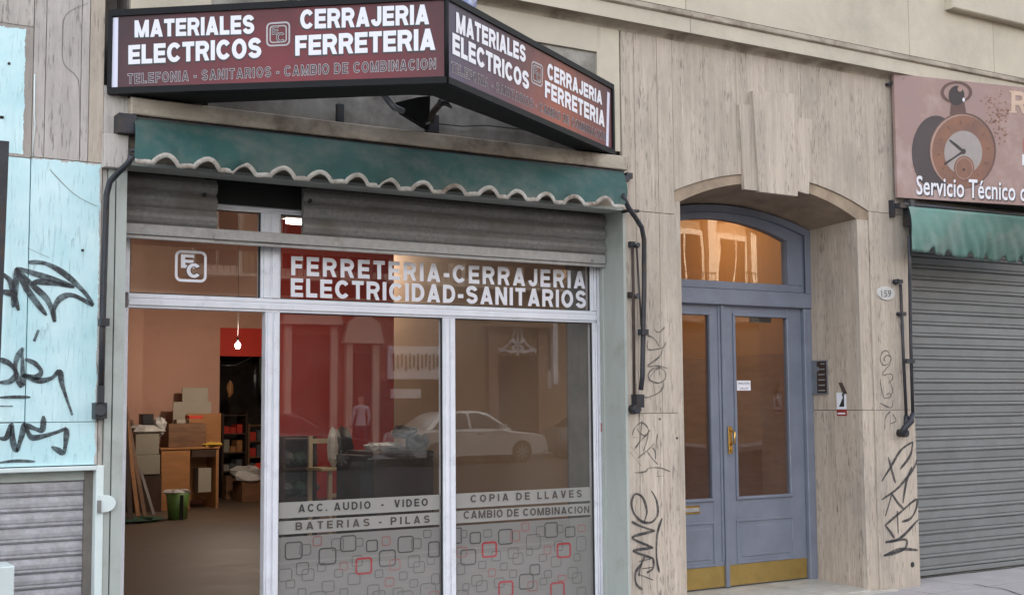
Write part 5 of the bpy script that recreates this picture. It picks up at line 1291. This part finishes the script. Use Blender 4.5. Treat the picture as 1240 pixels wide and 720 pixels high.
p = at(258, 541, yd); tag(B().blob((p.x, yd+.05, zt+.03), .14, .12, .03, 4, 10, 8, .35).build('yellow_cloth', M['yellow_cloth']), 'yellow cloth lying on the right end of the desk', 'cloth')
# cartons stacked on the left
yc_ = fl(180, 600).y+.3
yc_ = min(yc_, YB-1)
boxat('cabinet', 163, 196, 574, 612, yc_+.02, .45, M['wood_dark'], 'dark cabinet below the two pale cartons', 'cabinet', FZ)
zt_c = az(180, 574, yc_+.02)
o, p0, p1 = boxat('carton', 163, 194, 550, 573, yc_, .4, M['carton'], 'lower pale carton left of the orange desk', 'box', zt_c+.001)
o, p2, p3_ = boxat('carton', 164, 193, 525, 549, yc_, .4, M['carton'], 'upper pale carton under the white bag', 'box', p1.z+.003)
p = at(180, 520, yc_+.15); tag(B().blob((p.x, yc_+.18, p3_.z+.06), .25, .15, .07, 5, 10, 2, .2).build('plastic_bag', M['bag_white']), 'crumpled white bag on the stacked pale cartons', 'bag')
p = at(178, 500, yc_+.15); tag(B().cbox(p.x-.08, p.x+.08, yc_+.1, yc_+.26, p3_.z+.12, p3_.z+.27, .01).build('black_box', M['black_plastic']), 'small black device on top of the white bag', 'device')
p = at(194, 508, yc_+.15); tag(B().blob((p.x, yc_+.15, p3_.z+.1), .10, .09, .13, 5, 8, 9, .3).build('plastic_bag', M['bag_white']), 'tall crumpled grey bag beside the small black device', 'bag')
# leaning planks
for i, (a, c_, d, e, w, mm) in enumerate(((152, 492, 176, 628, .05, 'wood_brown'), (153, 510, 168, 632, .05, 'wood_orange'), (158, 530, 186, 622, .04, 'wood_dark'), (151, 500, 158, 634, .06, 'wood_dark'), (154, 490, 192, 618, .03, 'wood_brown'))):
    yy = 8.0+.15*i; P0 = at(d, e, yy-.5+.5); P0 = fl(d, e); T0 = at(a, c_, P0.y+.6)
    dd = (T0-P0); sX = Vector((w/2, 0, 0)); sY = Vector((0, .012, 0))
    g = B().loft([P0-sX-sY, P0+sX-sY, P0+sX+sY, P0-sX+sY], [T0-sX-sY, T0+sX-sY, T0+sX+sY, T0-sX+sY])
    tag(g.build('leaning_plank', M[mm]), ['brown plank leaning at the left, second longest', 'orange-brown batten leaning low at the doorway edge', 'short dark plank leaning inside the others', 'upright dark board right against the left doorway post', 'thin brown strip leaning furthest right of the planks'][i], 'plank', 'planks leaning inside the shop doorway')
p = fl(165, 632); tag(B().blob((p.x, p.y, FZ+.03), .35, .2, .04, 4, 12, 6, .3).build('green_cloth', M['green_cloth']), 'dark green cloth heaped on the floor by the planks', 'cloth')
# bucket
p = fl(215, 628)
bk = empty('bucket', p, 'green plastic bucket with a white cloth draped over its top', 'bucket'); hh = az(215, 596, p.y)-FZ
B().tube([p+Vector((0, 0, .002)), p+Vector((0, 0, hh))], [.115, .145], 18).build('pail', M['green_bucket'], bk)
B().blob(p+Vector((0, 0, hh+.01)), .19, .17, .035, 4, 12, 7, .22).build('cloth', M['bag_white'], bk)
B().box(p.x-.02, p.x+.02, p.y-.16, p.y-.15, FZ+.0, FZ+hh-.02).build('dark_strap', M['black_plastic'], bk)
# right-hand clutter in the back opening
ys = YB+.9
for i, (a, b_, t, bt2, mm, lb) in enumerate(((268, 300, 500, 612, 'wood_dark', 'dark shelving at the back beyond the red header'), (300, 334, 512, 575, 'wood_brown', 'brown shelf unit holding grey goods at the right'))):
    P0, P1 = at(a, bt2, ys), at(b_, t, ys)
    r_ = empty('shelf_unit', (P0.x, ys, FZ), lb, 'shelves')
    g = B(); g.box(P0.x, P0.x+.03, ys, ys+.4, FZ, P1.z).box(P1.x-.03, P1.x, ys, ys+.4, FZ, P1.z).build('upright', M[mm], r_)
    for kk in range(5):
        zz = FZ+.12+(P1.z-FZ-.14)*kk/4; B().box(P0.x+.031, P1.x-.031, ys, ys+.4, zz-.02, zz).build('shelf', M[mm], r_)
        if kk < 4:
            rr = random.Random(i*9+kk)
            for q_ in range(3):
                xx = P0.x+.05+(P1.x-P0.x-.1)*q_/3; B().box(xx, xx+(P1.x-P0.x-.1)/3.6, ys+.05, ys+.3, zz+.001, zz+rr.uniform(.08, .2)).build('stock_box', M[rr.choice(['carton', 'grey_shelf', 'wood_orange', 'grey_shelf', 'red_wall'])], r_)
yb3 = fl(305, 607).y
o, p0, p1 = boxat('cardboard_box', 293, 324, 582, 607, yb3, .4, M['wood_brown'], 'brown cardboard box on the floor at the back with a bag spilling over', 'box', FZ)
p = at(300, 574, yb3+.15); tag(B().blob((p.x, p.y, p1.z+.1), .28, .2, .13, 6, 10, 12, .25).build('plastic_bag', M['bag_white']), 'grey-white bag of goods heaped on the brown cardboard box', 'bag')
p = at(316, 570, yb3+.15); tag(B().blob((p.x, p.y, p1.z+.16), .13, .12, .11, 6, 9, 13, .25).build('red_bundle', M['red_wall']), 'dull red bundle beside the bag on the brown box', 'bundle')
# hanging tools / clothes rail in the back room
tag(B().blob(at(318, 450, ys-.1), .06, .04, .35, 6, 8, 21, .2).build('hanging_sack', surf('grey_green_cloth', (.12, .15, .12, 1), .9)), 'grey-green sack hanging in the back opening', 'sack')
tag(B().tube([at(268, 442, ys-.2), at(285, 442, ys-.2), at(310, 430, ys-.2), at(325, 436, ys-.2)], .006, 5).build('slack_cable', M['steel']), 'slack pale cable strung across the back opening', 'cable')
for i, (a, c_, rz_, mm, lb) in enumerate(((326, 452, .30, 'wood_pale', 'pale rolled goods hanging at the right edge of the back opening'), (309, 462, .22, 'black_plastic', 'dark hose bundle hanging in the back opening'), (279, 470, .12, 'wood_orange', 'orange packet hanging in the dark back opening'))):
    tag(B().blob(at(a, c_, ys-.15), .05, .04, rz_, 6, 8, 61+i, .2).build('hanging_goods', M[mm]), lb, 'goods')
p = fl(283, 604); tag(B().cbox(p.x-.12, p.x+.12, p.y, p.y+.2, FZ, FZ+.35, .004).build('small_box', M['wood_brown']), 'small brown box standing left of the cardboard box with the bag', 'box')
p = at(237, 541, yd); tag(B().cbox(p.x-.1, p.x+.1, yd, yd+.15, zt+.03+.36, zt+.03+.40, .003).build('tool_tray', M['red_wall']), 'little red tray lying on top of the brown crate', 'tray')
# counter behind the left pane
yk = 2.75
ct = empty('counter', (at(480, 600, yk).x, yk, FZ), 'dark wooden shop counter behind the left window pane', 'counter')
cx0, cx1 = ax(438, 560, yk), min(ax(525, 560, yk), HW-.02); cz = az(480, 546, yk)
B().cbox(cx0+.12, cx1, yk, yk+.5, FZ, cz-.03, .004).build('front_panel', M['wood_dark'], ct); B().cbox(cx0+.1, cx1, yk-.02, yk+.52, cz-.029, cz, .004).build('counter_top', M['wood_dark'], ct)
B().box(cx0, cx0+.119, yk+.02, yk+.5, FZ, cz-.031).build('side_panel', M['black_plastic'], ct)
for i, (a, c_, rx_, rz_, mm, lb, nm) in enumerate(((470, 536, .14, .035, 'bag_white', 'crumpled papers lying on the left of the counter', 'papers'), (505, 530, .10, .07, 'grey_shelf', 'grey coiled parts heaped on the right of the counter', 'coil'), (488, 512, .12, .05, 'black_plastic', 'dark bundle on top of the counter pile', 'bundle'), (450, 542, .05, .04, 'bag_white', 'small white rag hanging at the counter edge', 'rag'))):
    p = at(a, c_, yk+.2); p.z = cz+(rz_*.9 if i != 2 else .16) if i != 3 else p.z; tag(B().blob(p, rx_, .12, rz_, 6, 12, 30+i, .3).build(nm, M[mm]), lb, nm)
# stool
yst = 5.2
stl = empty('wooden_stool', (at(410, 600, yst).x, yst, FZ), 'tall pale wooden chair with dark and white clothes over its back', 'chair')
ax0, ax1 = ax(389.5, 560, yst), ax(434, 560, yst); sz = az(410, 566, yst); bz = az(393, 528, yst)
for (xx, yy, tz_) in ((ax0, yst+.32, bz), (ax1-.04, yst+.32, bz), (ax0+.08, yst, sz-.03), (ax1-.04, yst, sz-.03)): B().box(xx, xx+.04, yy, yy+.04, FZ, tz_).build('leg', M['wood_pale'], stl)
B().cbox(ax0-.01, ax1+.01, yst-.02, yst+.37, sz-.03, sz, .004).build('seat', M['wood_pale'], stl)
for zz in (sz-.28,): B().box(ax0+.12, ax1-.04, yst+.005, yst+.03, zz-.02, zz+.02).build('rung', M['wood_pale'], stl); B().box(ax0+.04, ax1-.04, yst+.33, yst+.35, bz-.08, bz-.03).build('back_rail', M['wood_pale'], stl)
p = at(412, 545, yst+.25); tag(B().blob((p.x, yst+.22, (sz+bz)/2+.04), .13, .08, (bz-sz)/2+.05, 6, 10, 41, .14).build('jacket', M['black_plastic']), 'dark jacket over the back of the pale wooden chair', 'jacket')
p = at(401, 545, yst+.2); tag(B().blob((p.x, yst+.16, (sz+bz)/2+.04), .06, .06, (bz-sz)/2+.05, 6, 8, 42, .12).build('white_cloth', M['bag_white']), 'white cloth hanging beside the dark jacket on the chair', 'cloth')
# shelf of goods behind left edge of pane
ysh = 6.0; P0, P1 = at(342, 620, ysh), at(384, 528, ysh)
r_ = empty('goods_shelf', (P0.x, ysh, FZ), 'dark shelf of folded goods at the left edge of the window pane', 'shelves')
B().box(P0.x, P0.x+.03, ysh, ysh+.4, FZ, P1.z).build('upright', M['wood_dark'], r_); B().box(P1.x-.03, P1.x, ysh, ysh+.4, FZ, P1.z).build('upright', M['wood_dark'], r_); B().box(P0.x, P1.x, ysh+.4, ysh+.42, FZ, P1.z).build('back_panel', M['wood_dark'], r_)
for kk in range(4):
    zz = FZ+.1+(P1.z-FZ-.12)*kk/3; B().box(P0.x+.031, P1.x-.031, ysh, ysh+.39, zz-.02, zz).build('shelf', M['wood_dark'], r_)
    if kk < 3:
        for q_ in range(3): B().blob((P0.x+.1+q_*.15, ysh+.15, zz+.1), .08, .1, .08, 4, 8, 50+kk*3+q_, .2).build('folded_goods', M['grey_shelf' if q_ != 1 else 'green_cloth'], r_)

# ============================================================ ENTRANCE HALL
hl = empty('entrance_hall', (6.8, 2, 0), 'ochre-walled entrance hall behind the glass of the double door', 'room')
B().box(5.59, 8.4, .66, HWE-.13, -.1, .04).build('floor', M['marble'], hl)
B().box(5.59, 8.4, .67, HWE-.13, 3.5, 3.6).build('ceiling', M['hall_wall'], hl)
for (x0, x1) in ((5.585, 5.62), (8.3, 8.4)):
    B().box(x0, x1, .71, HWE-.13, 1.9, 3.5).build('wall', M['hall_wall'], hl); B().box(x0, x1+(.01 if x0 < 6 else 0), .71, HWE-.13, 0.04, 1.899).build('wall_panelling', M['hall_low'], hl)
B().box(5.62, 8.3, HWE-.17, HWE-.13, 1.9, 3.5).build('wall', M['hall_wall'], hl); B().box(5.62, 8.3, HWE-.18, HWE-.13, .04, 1.899).build('wall_panelling', M['hall_low'], hl)
B().box(7.70, 8.4, .66, .72, -.1, 3.5).build('wall', M['hall_wall'], hl)
B().box(5.62, 5.9, .66, .705, 2.9, 3.5).build('wall', M['hall_wall'], hl)
B().box(5.9, 7.7, .665, .72, 3.12, 3.5).build('wall', M['hall_wall'], hl)
lh = Vector((7.5, 2.2, 3.3))  # lamp is unseen, put in for the warm glow of the hall
hh_ = empty('unseen_hall_lamp', lh, 'unseen warm globe lamp put in to light the entrance hall', 'ceiling light')
B().blob(lh, .12, .12, .12, 8, 14, 0, 0).build('globe', emis('lit_globe', (1, .75, .45, 1), 2), hh_); B().tube([lh+Vector((0, 0, .11)), lh+Vector((0, 0, .2))], .03, 8).build('mount', M['brass'], hh_)
ld = bpy.data.lights.new('unseen_hall_light', 'POINT'); ld.energy = 4; ld.color = (1, .75, .48); ld.shadow_soft_size = .1
lo = bpy.data.objects.new('unseen_hall_light', ld); col.objects.link(lo); lo.location = lh-Vector((0, .0, .2))

# ============================================================ ACROSS THE STREET (seen as reflections)
YO = -27.0; MY = 2*(YF+.03)-YO       # mirrored distance of the facade
def mx(px, py): p = at(px, py, MY); return p.x, p.z
WH = [surf('ochre_render', (.30, .20, .13, 1), .85, var=.08, vscale=1), surf('pinkish_render', (.30, .18, .13, 1), .85, var=.08, vscale=1), surf('buff_render', (.34, .24, .15, 1), .85, var=.08, vscale=1), surf('pale_stone_trim', (.6, .52, .42, 1), .8, var=.05)]
def house(x0, x1, h, mi, label, door_x=None, nwin=4, floors=4):
    r = empty('town_house', ((x0+x1)/2, YO, 0), label, 'house', 'houses across the street')
    B().box(x0, x1, YO-8, YO, -.1, h).build('wall', WH[mi], r)
    B().box(x0, x1, YO+.001, YO+.35, h-.5, h).build('cornice', WH[3], r); B().box(x0, x1, YO+.001, YO+.25, 4.3, 4.6).build('string_course', WH[3], r)
    for i in range(nwin):
        for f in range(1, floors):
            wx = x0+(x1-x0)*(i+.5)/nwin; wz = 2.0+f*3.4
            if wz+2 > h-.6: continue
            w = B(); w.box(wx-.75, wx+.75, YO+.001, YO+.12, wz-.25, wz+2.2); fr = w.build('window', WH[3], r)
            for s_ in (-1, 1):
                pn = B().box(wx+s_*.32-.28, wx+s_*.32+.28, YO+.121, YO+.13, wz, wz+2.0).build('pane', M['glass_dark']); attach2(pn, fr)
            bl = B().box(wx-.95, wx+.95, YO+.121, YO+.7, wz-.35, wz-.26); bl.build('balcony_slab', WH[3], r)
            g = B()
            for q_ in range(11): g.box(wx-.93+q_*.184, wx-.91+q_*.184, YO+.66, YO+.68, wz-.26, wz+.6)
            g.box(wx-.95, wx+.95, YO+.65, YO+.69, wz+.6, wz+.64); g.build('railing', M['black_metal'], r)
    return r
xs1 = mx(335, 450)[0]; xs2 = mx(545, 450)[0]; xs3 = mx(690, 450)[0]
h1_ = house(xs1-14, xs1-.1, 13, 2, 'buff three-storey house across the street, furthest left', nwin=4)
h2_ = house(xs1, xs2, 14.5, 1, 'pinkish house across the street with a white shop sign')
h3_ = house(xs2+.05, xs3+2, 13.5, 0, 'ochre house across the street with a pedimented doorway', nwin=3)
h4_ = house(xs3+2.05, xs3+22, 15, 2, 'buff house across the street with long balconies, furthest right', nwin=9)
for k in range(10):
    xx = xs3+2.05+19.9*k/9; B().box(xx-.2, xx+.2, YO+.001, YO+.3, 4.61, 14.4).build('pilaster', WH[3], h4_)
# doorway with fanlight
(dx0, dz0), (dx1, dz1) = mx(602, 520), mx(650, 430)
g = B().box(dx0, dx1, YO+.001, YO+.03, 0, dz1); g.build('door', M['wood_dark'], h3_)
g = B().prism([(dx0-.5, dz1+.9), (dx1+.5, dz1+.9), ((dx0+dx1)/2, dz1+2.1)], YO+.03, YO+.3); g.build('pediment', WH[0], h3_)
B().box(dx0-.35, dx0, YO+.001, YO+.12, 0, dz1+.9).build('door_pilaster', WH[1], h3_); B().box(dx1, dx1+.35, YO+.001, YO+.12, 0, dz1+.9).build('door_pilaster', WH[1], h3_)
g = B(); cxx = (dx0+dx1)/2
for s_ in (-1, 1):
    P = [Vector((cxx+s_*(.12+.10*t*math.cos(t*1.1)), YO+.06, dz1+.12+.42*math.exp(-t*.15)*abs(math.cos(t*.35)))) for t in [q_*.5 for q_ in range(14)]]
    ribbon(g, P, .09, nrm=Vector((0, 1, 0)))
    ribbon(g, [Vector((cxx+s_*.1, YO+.06, dz1+.9)), Vector((cxx+s_*.25, YO+.06, dz1+.45)), Vector((cxx+s_*.7, YO+.06, dz1+.1))], .08, nrm=Vector((0, 1, 0)))
g.box(cxx-.04, cxx+.04, YO+.04, YO+.06, dz1, dz1+.95); g.build('fanlight_scroll', M['white_print'], h3_)
x_, z_ = mx(668.5, 392); x2, z2 = mx(668.5, 465)
B().box(x_-.09, x_+.09, YO+.01, YO+.2, z2, z_+1.2).build('downpipe', M['white_print'], h3_)
x_, z_ = mx(660, 459); B().box(x_-.22, x_+.22, YO+.01, YO+.05, z_-.3, z_+.3).build('plaque', M['white_print'], h3_)
# shop window and sign in house 2
(a0_, z0q), (a1_, z1q) = mx(468, 482), mx(545, 420)
B().box(a0_, a1_, YO+.001, YO+.1, z1q-1.0, z1q).build('shop_fascia', M['white_print'], h2_)
for k in range(14): B().box(a0_+.15+k*(a1_-a0_-.3)/14, a0_+.15+(k+.45)*(a1_-a0_-.3)/14, YO+.101, YO+.12, z1q-.75+.06*(k%3), z1q-.22-.05*(k%2)).build('fascia_mark', M['wood_dark'], h2_)
B().box(a0_+.1, a0_+1.1, YO+.001, YO+.1, z0q, z1q-1.3).build('shop_display', M['white_print'], h2_); B().box(a0_+2.0, a1_-.05, YO+.001, YO+.1, z0q+.6, z1q-1.3).build('shop_display', M['white_print'], h2_)
B().box(a0_-.2, a1_, YO+.0, YO+.03, .3, z1q-1.05).build('shop_opening', M['wood_dark'], h2_)
(a0_, _), (a1_, _) = mx(425, 500), mx(448, 500)
B().box(a0_, a1_, YO+.001, YO+.05, 0, mx(430, 428)[1]).build('door', M['wood_dark'], h2_)
(a0_, _), (a1_, _) = mx(352, 500), mx(398, 500)
B().box(a0_, a1_, YO+.001, YO+.05, 0, mx(380, 405)[1]).build('door', M['wood_dark'], h2_)

for (pa, pb, pt) in ((425, 448, 428), (352, 398, 405)):
    (qa, qz), (qb, _) = mx(pa, pt), mx(pb, pt)
    B().prism([(qa-.35, qz+.3), (qb+.35, qz+.3), (qb+.2, qz+.9), ((qa+qb)/2, qz+1.25), (qa-.2, qz+.9)], YO+.03, YO+.25).build('pediment', WH[3], h2_)
    for qq_ in (qa-.22, qb+.02): B().box(qq_, qq_+.2, YO+.001, YO+.15, 0, qz+.29).build('door_pilaster', WH[3], h2_)
# parked cars
def car(loc, paint, label, flip=1):
    root = empty('parked_car', loc, label, 'car', 'cars parked along the far kerb')
    BASE[root.name] = Vector((0, 0, 0))
    Ln = 4.3; Wd = 1.7
    low = [(0, .45), (.02, .30), (.15, .2), (4.15, .2), (4.28, .32), (4.3, .55), (4.22, .72), (3.9, .80), (3.15, .88), (2.9, .93), (1.2, .95), (.35, .93), (.08, .85), (.02, .65)]
    cabin = [(.50, .93), (1.0, 1.30), (1.35, 1.40), (2.2, 1.42), (2.55, 1.34), (3.2, .90)]
    def ringp(pts, y, inset=0, cz_=0): return [Vector((x*flip, y, z)) for x, z in pts]
    g = B(); ys_ = [(-.85, .05, .93), (-.80, 0, 1), (.80, 0, 1), (.85, .05, .93)]
    R0 = None
    def scale(pts, s_): 
        cx_ = 2.15; cz_ = .55; return [(cx_+(x-cx_)*(1-.02*(1-s_)*10), cz_+(z-cz_)*s_) for x, z in pts]
    secs = [ringp(scale(low, s_), y) for y, s_ in ((-.85, .86), (-.80, .97), (-.6, 1), (.6, 1), (.80, .97), (.85, .86))]
    for a, c in zip(secs[:-1], secs[1:]): g.loft(a, c, True)
    g.build('body', paint, root)
    g = B(); a = [Vector((x*flip, -.76+.22*max(0, (z-.93)/.49), z)) for x, z in cabin]; c = [Vector((x*flip, .76-.22*max(0, (z-.93)/.49), z)) for x, z in cabin]
    g.loft(a, c, True); g.build('cabin', paint, root)
    win = [(.72, .96), (1.08, 1.27), (1.4, 1.35), (1.85, 1.36), (1.85, .96)]; win2 = [(1.93, .96), (1.93, 1.36), (2.2, 1.36), (2.5, 1.28), (3.0, .96)]
    for s_ in (-1, 1):
        for w_ in (win, win2):
            B().face([Vector((x*flip, s_*(.772-.22*max(0, (z-.93)/.49)), z)) for x, z in w_]).build('side_window', M['glass_dark'], root)
        for xw in (.80, 3.45):
            wh = B().tube([Vector((xw*flip, s_*.64, .31)), Vector((xw*flip, s_*.865, .31))], .31, 24).build('wheel', M['black_plastic'], root)
            hb = B().tube([Vector((xw*flip, s_*.86, .31)), Vector((xw*flip, s_*.872, .31))], .09, 12)
            for q_ in range(8):
                an = q_*math.pi/4; d = Vector((math.cos(an), 0, math.sin(an))); t = Vector((-math.sin(an), 0, math.cos(an)))
                c0 = Vector((xw*flip, s_*.866, .31)); hb.face([c0+d*.05-t*.02, c0+d*.2-t*.035, c0+d*.2+t*.035, c0+d*.05+t*.02])
            hb.tube([Vector((xw*flip, s_*.862, .31)), Vector((xw*flip, s_*.8625, .31))], .2, 20)
            attach2(hb.build('hubcap', M['galv_bright']), wh)
        B().box(min(4.1*flip, 4.27*flip), max(4.1*flip, 4.27*flip), s_*.6-.15, s_*.6+.15, .58, .70).build('headlight', M['white_print'], root)
        B().box(min(2.05*flip, 2.2*flip), max(2.05*flip, 2.2*flip), s_*.86-.01, s_*.86+.01, .80, .83).build('door_handle', M['black_plastic'], root)
        B().box(min(2.75*flip, 2.9*flip), max(2.75*flip, 2.9*flip), s_*.9-.08, s_*.9+.08, .95, 1.06).build('wing_mirror', paint, root)
    B().face([Vector((2.60*flip, y, z)) for y, z in ((-.6, 1.33), (.6, 1.33))] + [Vector((3.17*flip, y, z)) for y, z in ((.7, .93), (-.7, .93))]).build('windscreen', M['glass_dark'], root)
    B().box(min(4.18*flip, 4.33*flip), max(4.18*flip, 4.33*flip), -.8, .8, .28, .46).build('bumper', paint, root)
    return root
silver = surf('silver_car_paint', (.82, .81, .78, 1), .35, metal=.15, var=.03, coat=.6)
darkred = surf('dark_car_paint', (.09, .07, .075, 1), .25, metal=.2, var=.03, coat=.5)
wx = at(627, 540, 22.6+.66).x-.4
car((wx-3.45, -22.6, -.15), silver, 'silver hatchback parked across the street, reflected in the right shop pane')
wx3 = wx-3.45-5.3
car((wx3-.1, -22.5, -.15), darkred, 'dark car parked behind the silver hatchback across the street')
car((wx+1.7, -22.7, -.15), surf('grey_car_paint', (.2, .2, .21, 1), .3, metal=.3, var=.03, coat=.5), 'grey car parked ahead of the silver hatchback across the street')
# pedestrian opposite
def person(loc, label, shirt):
    r = empty('person', loc, label, 'person'); BASE[r.name] = Vector((0, 0, 0))
    jt = [(0,0,.95,.13,.10), (0,0,1.15,.125,.09), (0,0,1.38,.15,.10), (0,0,1.48,.06,.055), (0,0,1.56,.075,.085), (0,-.005,1.66,.085,.10), (0,0,1.74,.05,.06),
          (-.19,0,1.41,.055,.055), (-.24,.02,1.15,.042,.042), (-.25,-.08,.93,.03,.03), (.19,0,1.41,.055,.055), (.25,.0,1.15,.042,.042), (.24,-.06,.92,.03,.03),
          (-.09,0,.88,.09,.09), (-.10,-.03,.5,.06,.06), (-.10,.03,.09,.04,.045), (-.10,-.12,.04,.035,.03), (.09,0,.88,.09,.09), (.11,.06,.5,.06,.06), (.11,.16,.1,.04,.045), (.12,.03,.04,.035,.03), (-.25,-.12,.84,.028,.02), (.24,-.1,.83,.028,.02)]
    ed = [(0,1),(1,2),(2,3),(3,4),(4,5),(5,6),(2,7),(7,8),(8,9),(9,21),(2,10),(10,11),(11,12),(12,22),(0,13),(13,14),(14,15),(15,16),(0,17),(17,18),(18,19),(19,20)]
    me = bpy.data.meshes.new('body'); me.from_pydata([j[:3] for j in jt], ed, []); o = link('body', me, shirt, r)
    sk = o.modifiers.new('skin', 'SKIN')
    for i, v in enumerate(me.skin_vertices[0].data): v.radius = (jt[i][3], jt[i][4]); v.use_root = (i == 0)
    o.modifiers.new('sub', 'SUBSURF').levels = 1
    return r
def cloth_mat():
    m, n_, new, L = nt('pedestrian_clothes'); out = new('ShaderNodeOutputMaterial'); p = new('ShaderNodeBsdfPrincipled'); L(p.outputs[0], out.inputs[0])
    tc = new('ShaderNodeTexCoord'); sx = new('ShaderNodeSeparateXYZ'); L(tc.outputs['Object'], sx.inputs[0]); cr = new('ShaderNodeValToRGB'); cr.color_ramp.interpolation = 'CONSTANT'
    dv = new('ShaderNodeMath'); dv.operation = 'DIVIDE'; dv.inputs[1].default_value = 2; L(sx.outputs['Z'], dv.inputs[0])
    els = cr.color_ramp.elements; els.new(.46); els.new(.745); els.new(.85)
    for e, (pp, cc) in zip(els, ((0, (.05, .06, .09, 1)), (.46, (.62, .6, .66, 1)), (.745, (.5, .3, .22, 1)), (.85, (.04, .025, .02, 1)))): e.position = pp; e.color = cc
    L(dv.outputs[0], cr.inputs[0]); L(cr.outputs[0], p.inputs['Base Color']); p.inputs['Roughness'].default_value = .8; return m
pm = at(437, 480, 2*(YF+.03)+24.6)
person((pm.x, -24.6, -.02), 'pedestrian in a pale shirt and dark trousers walking past across the street', cloth_mat())
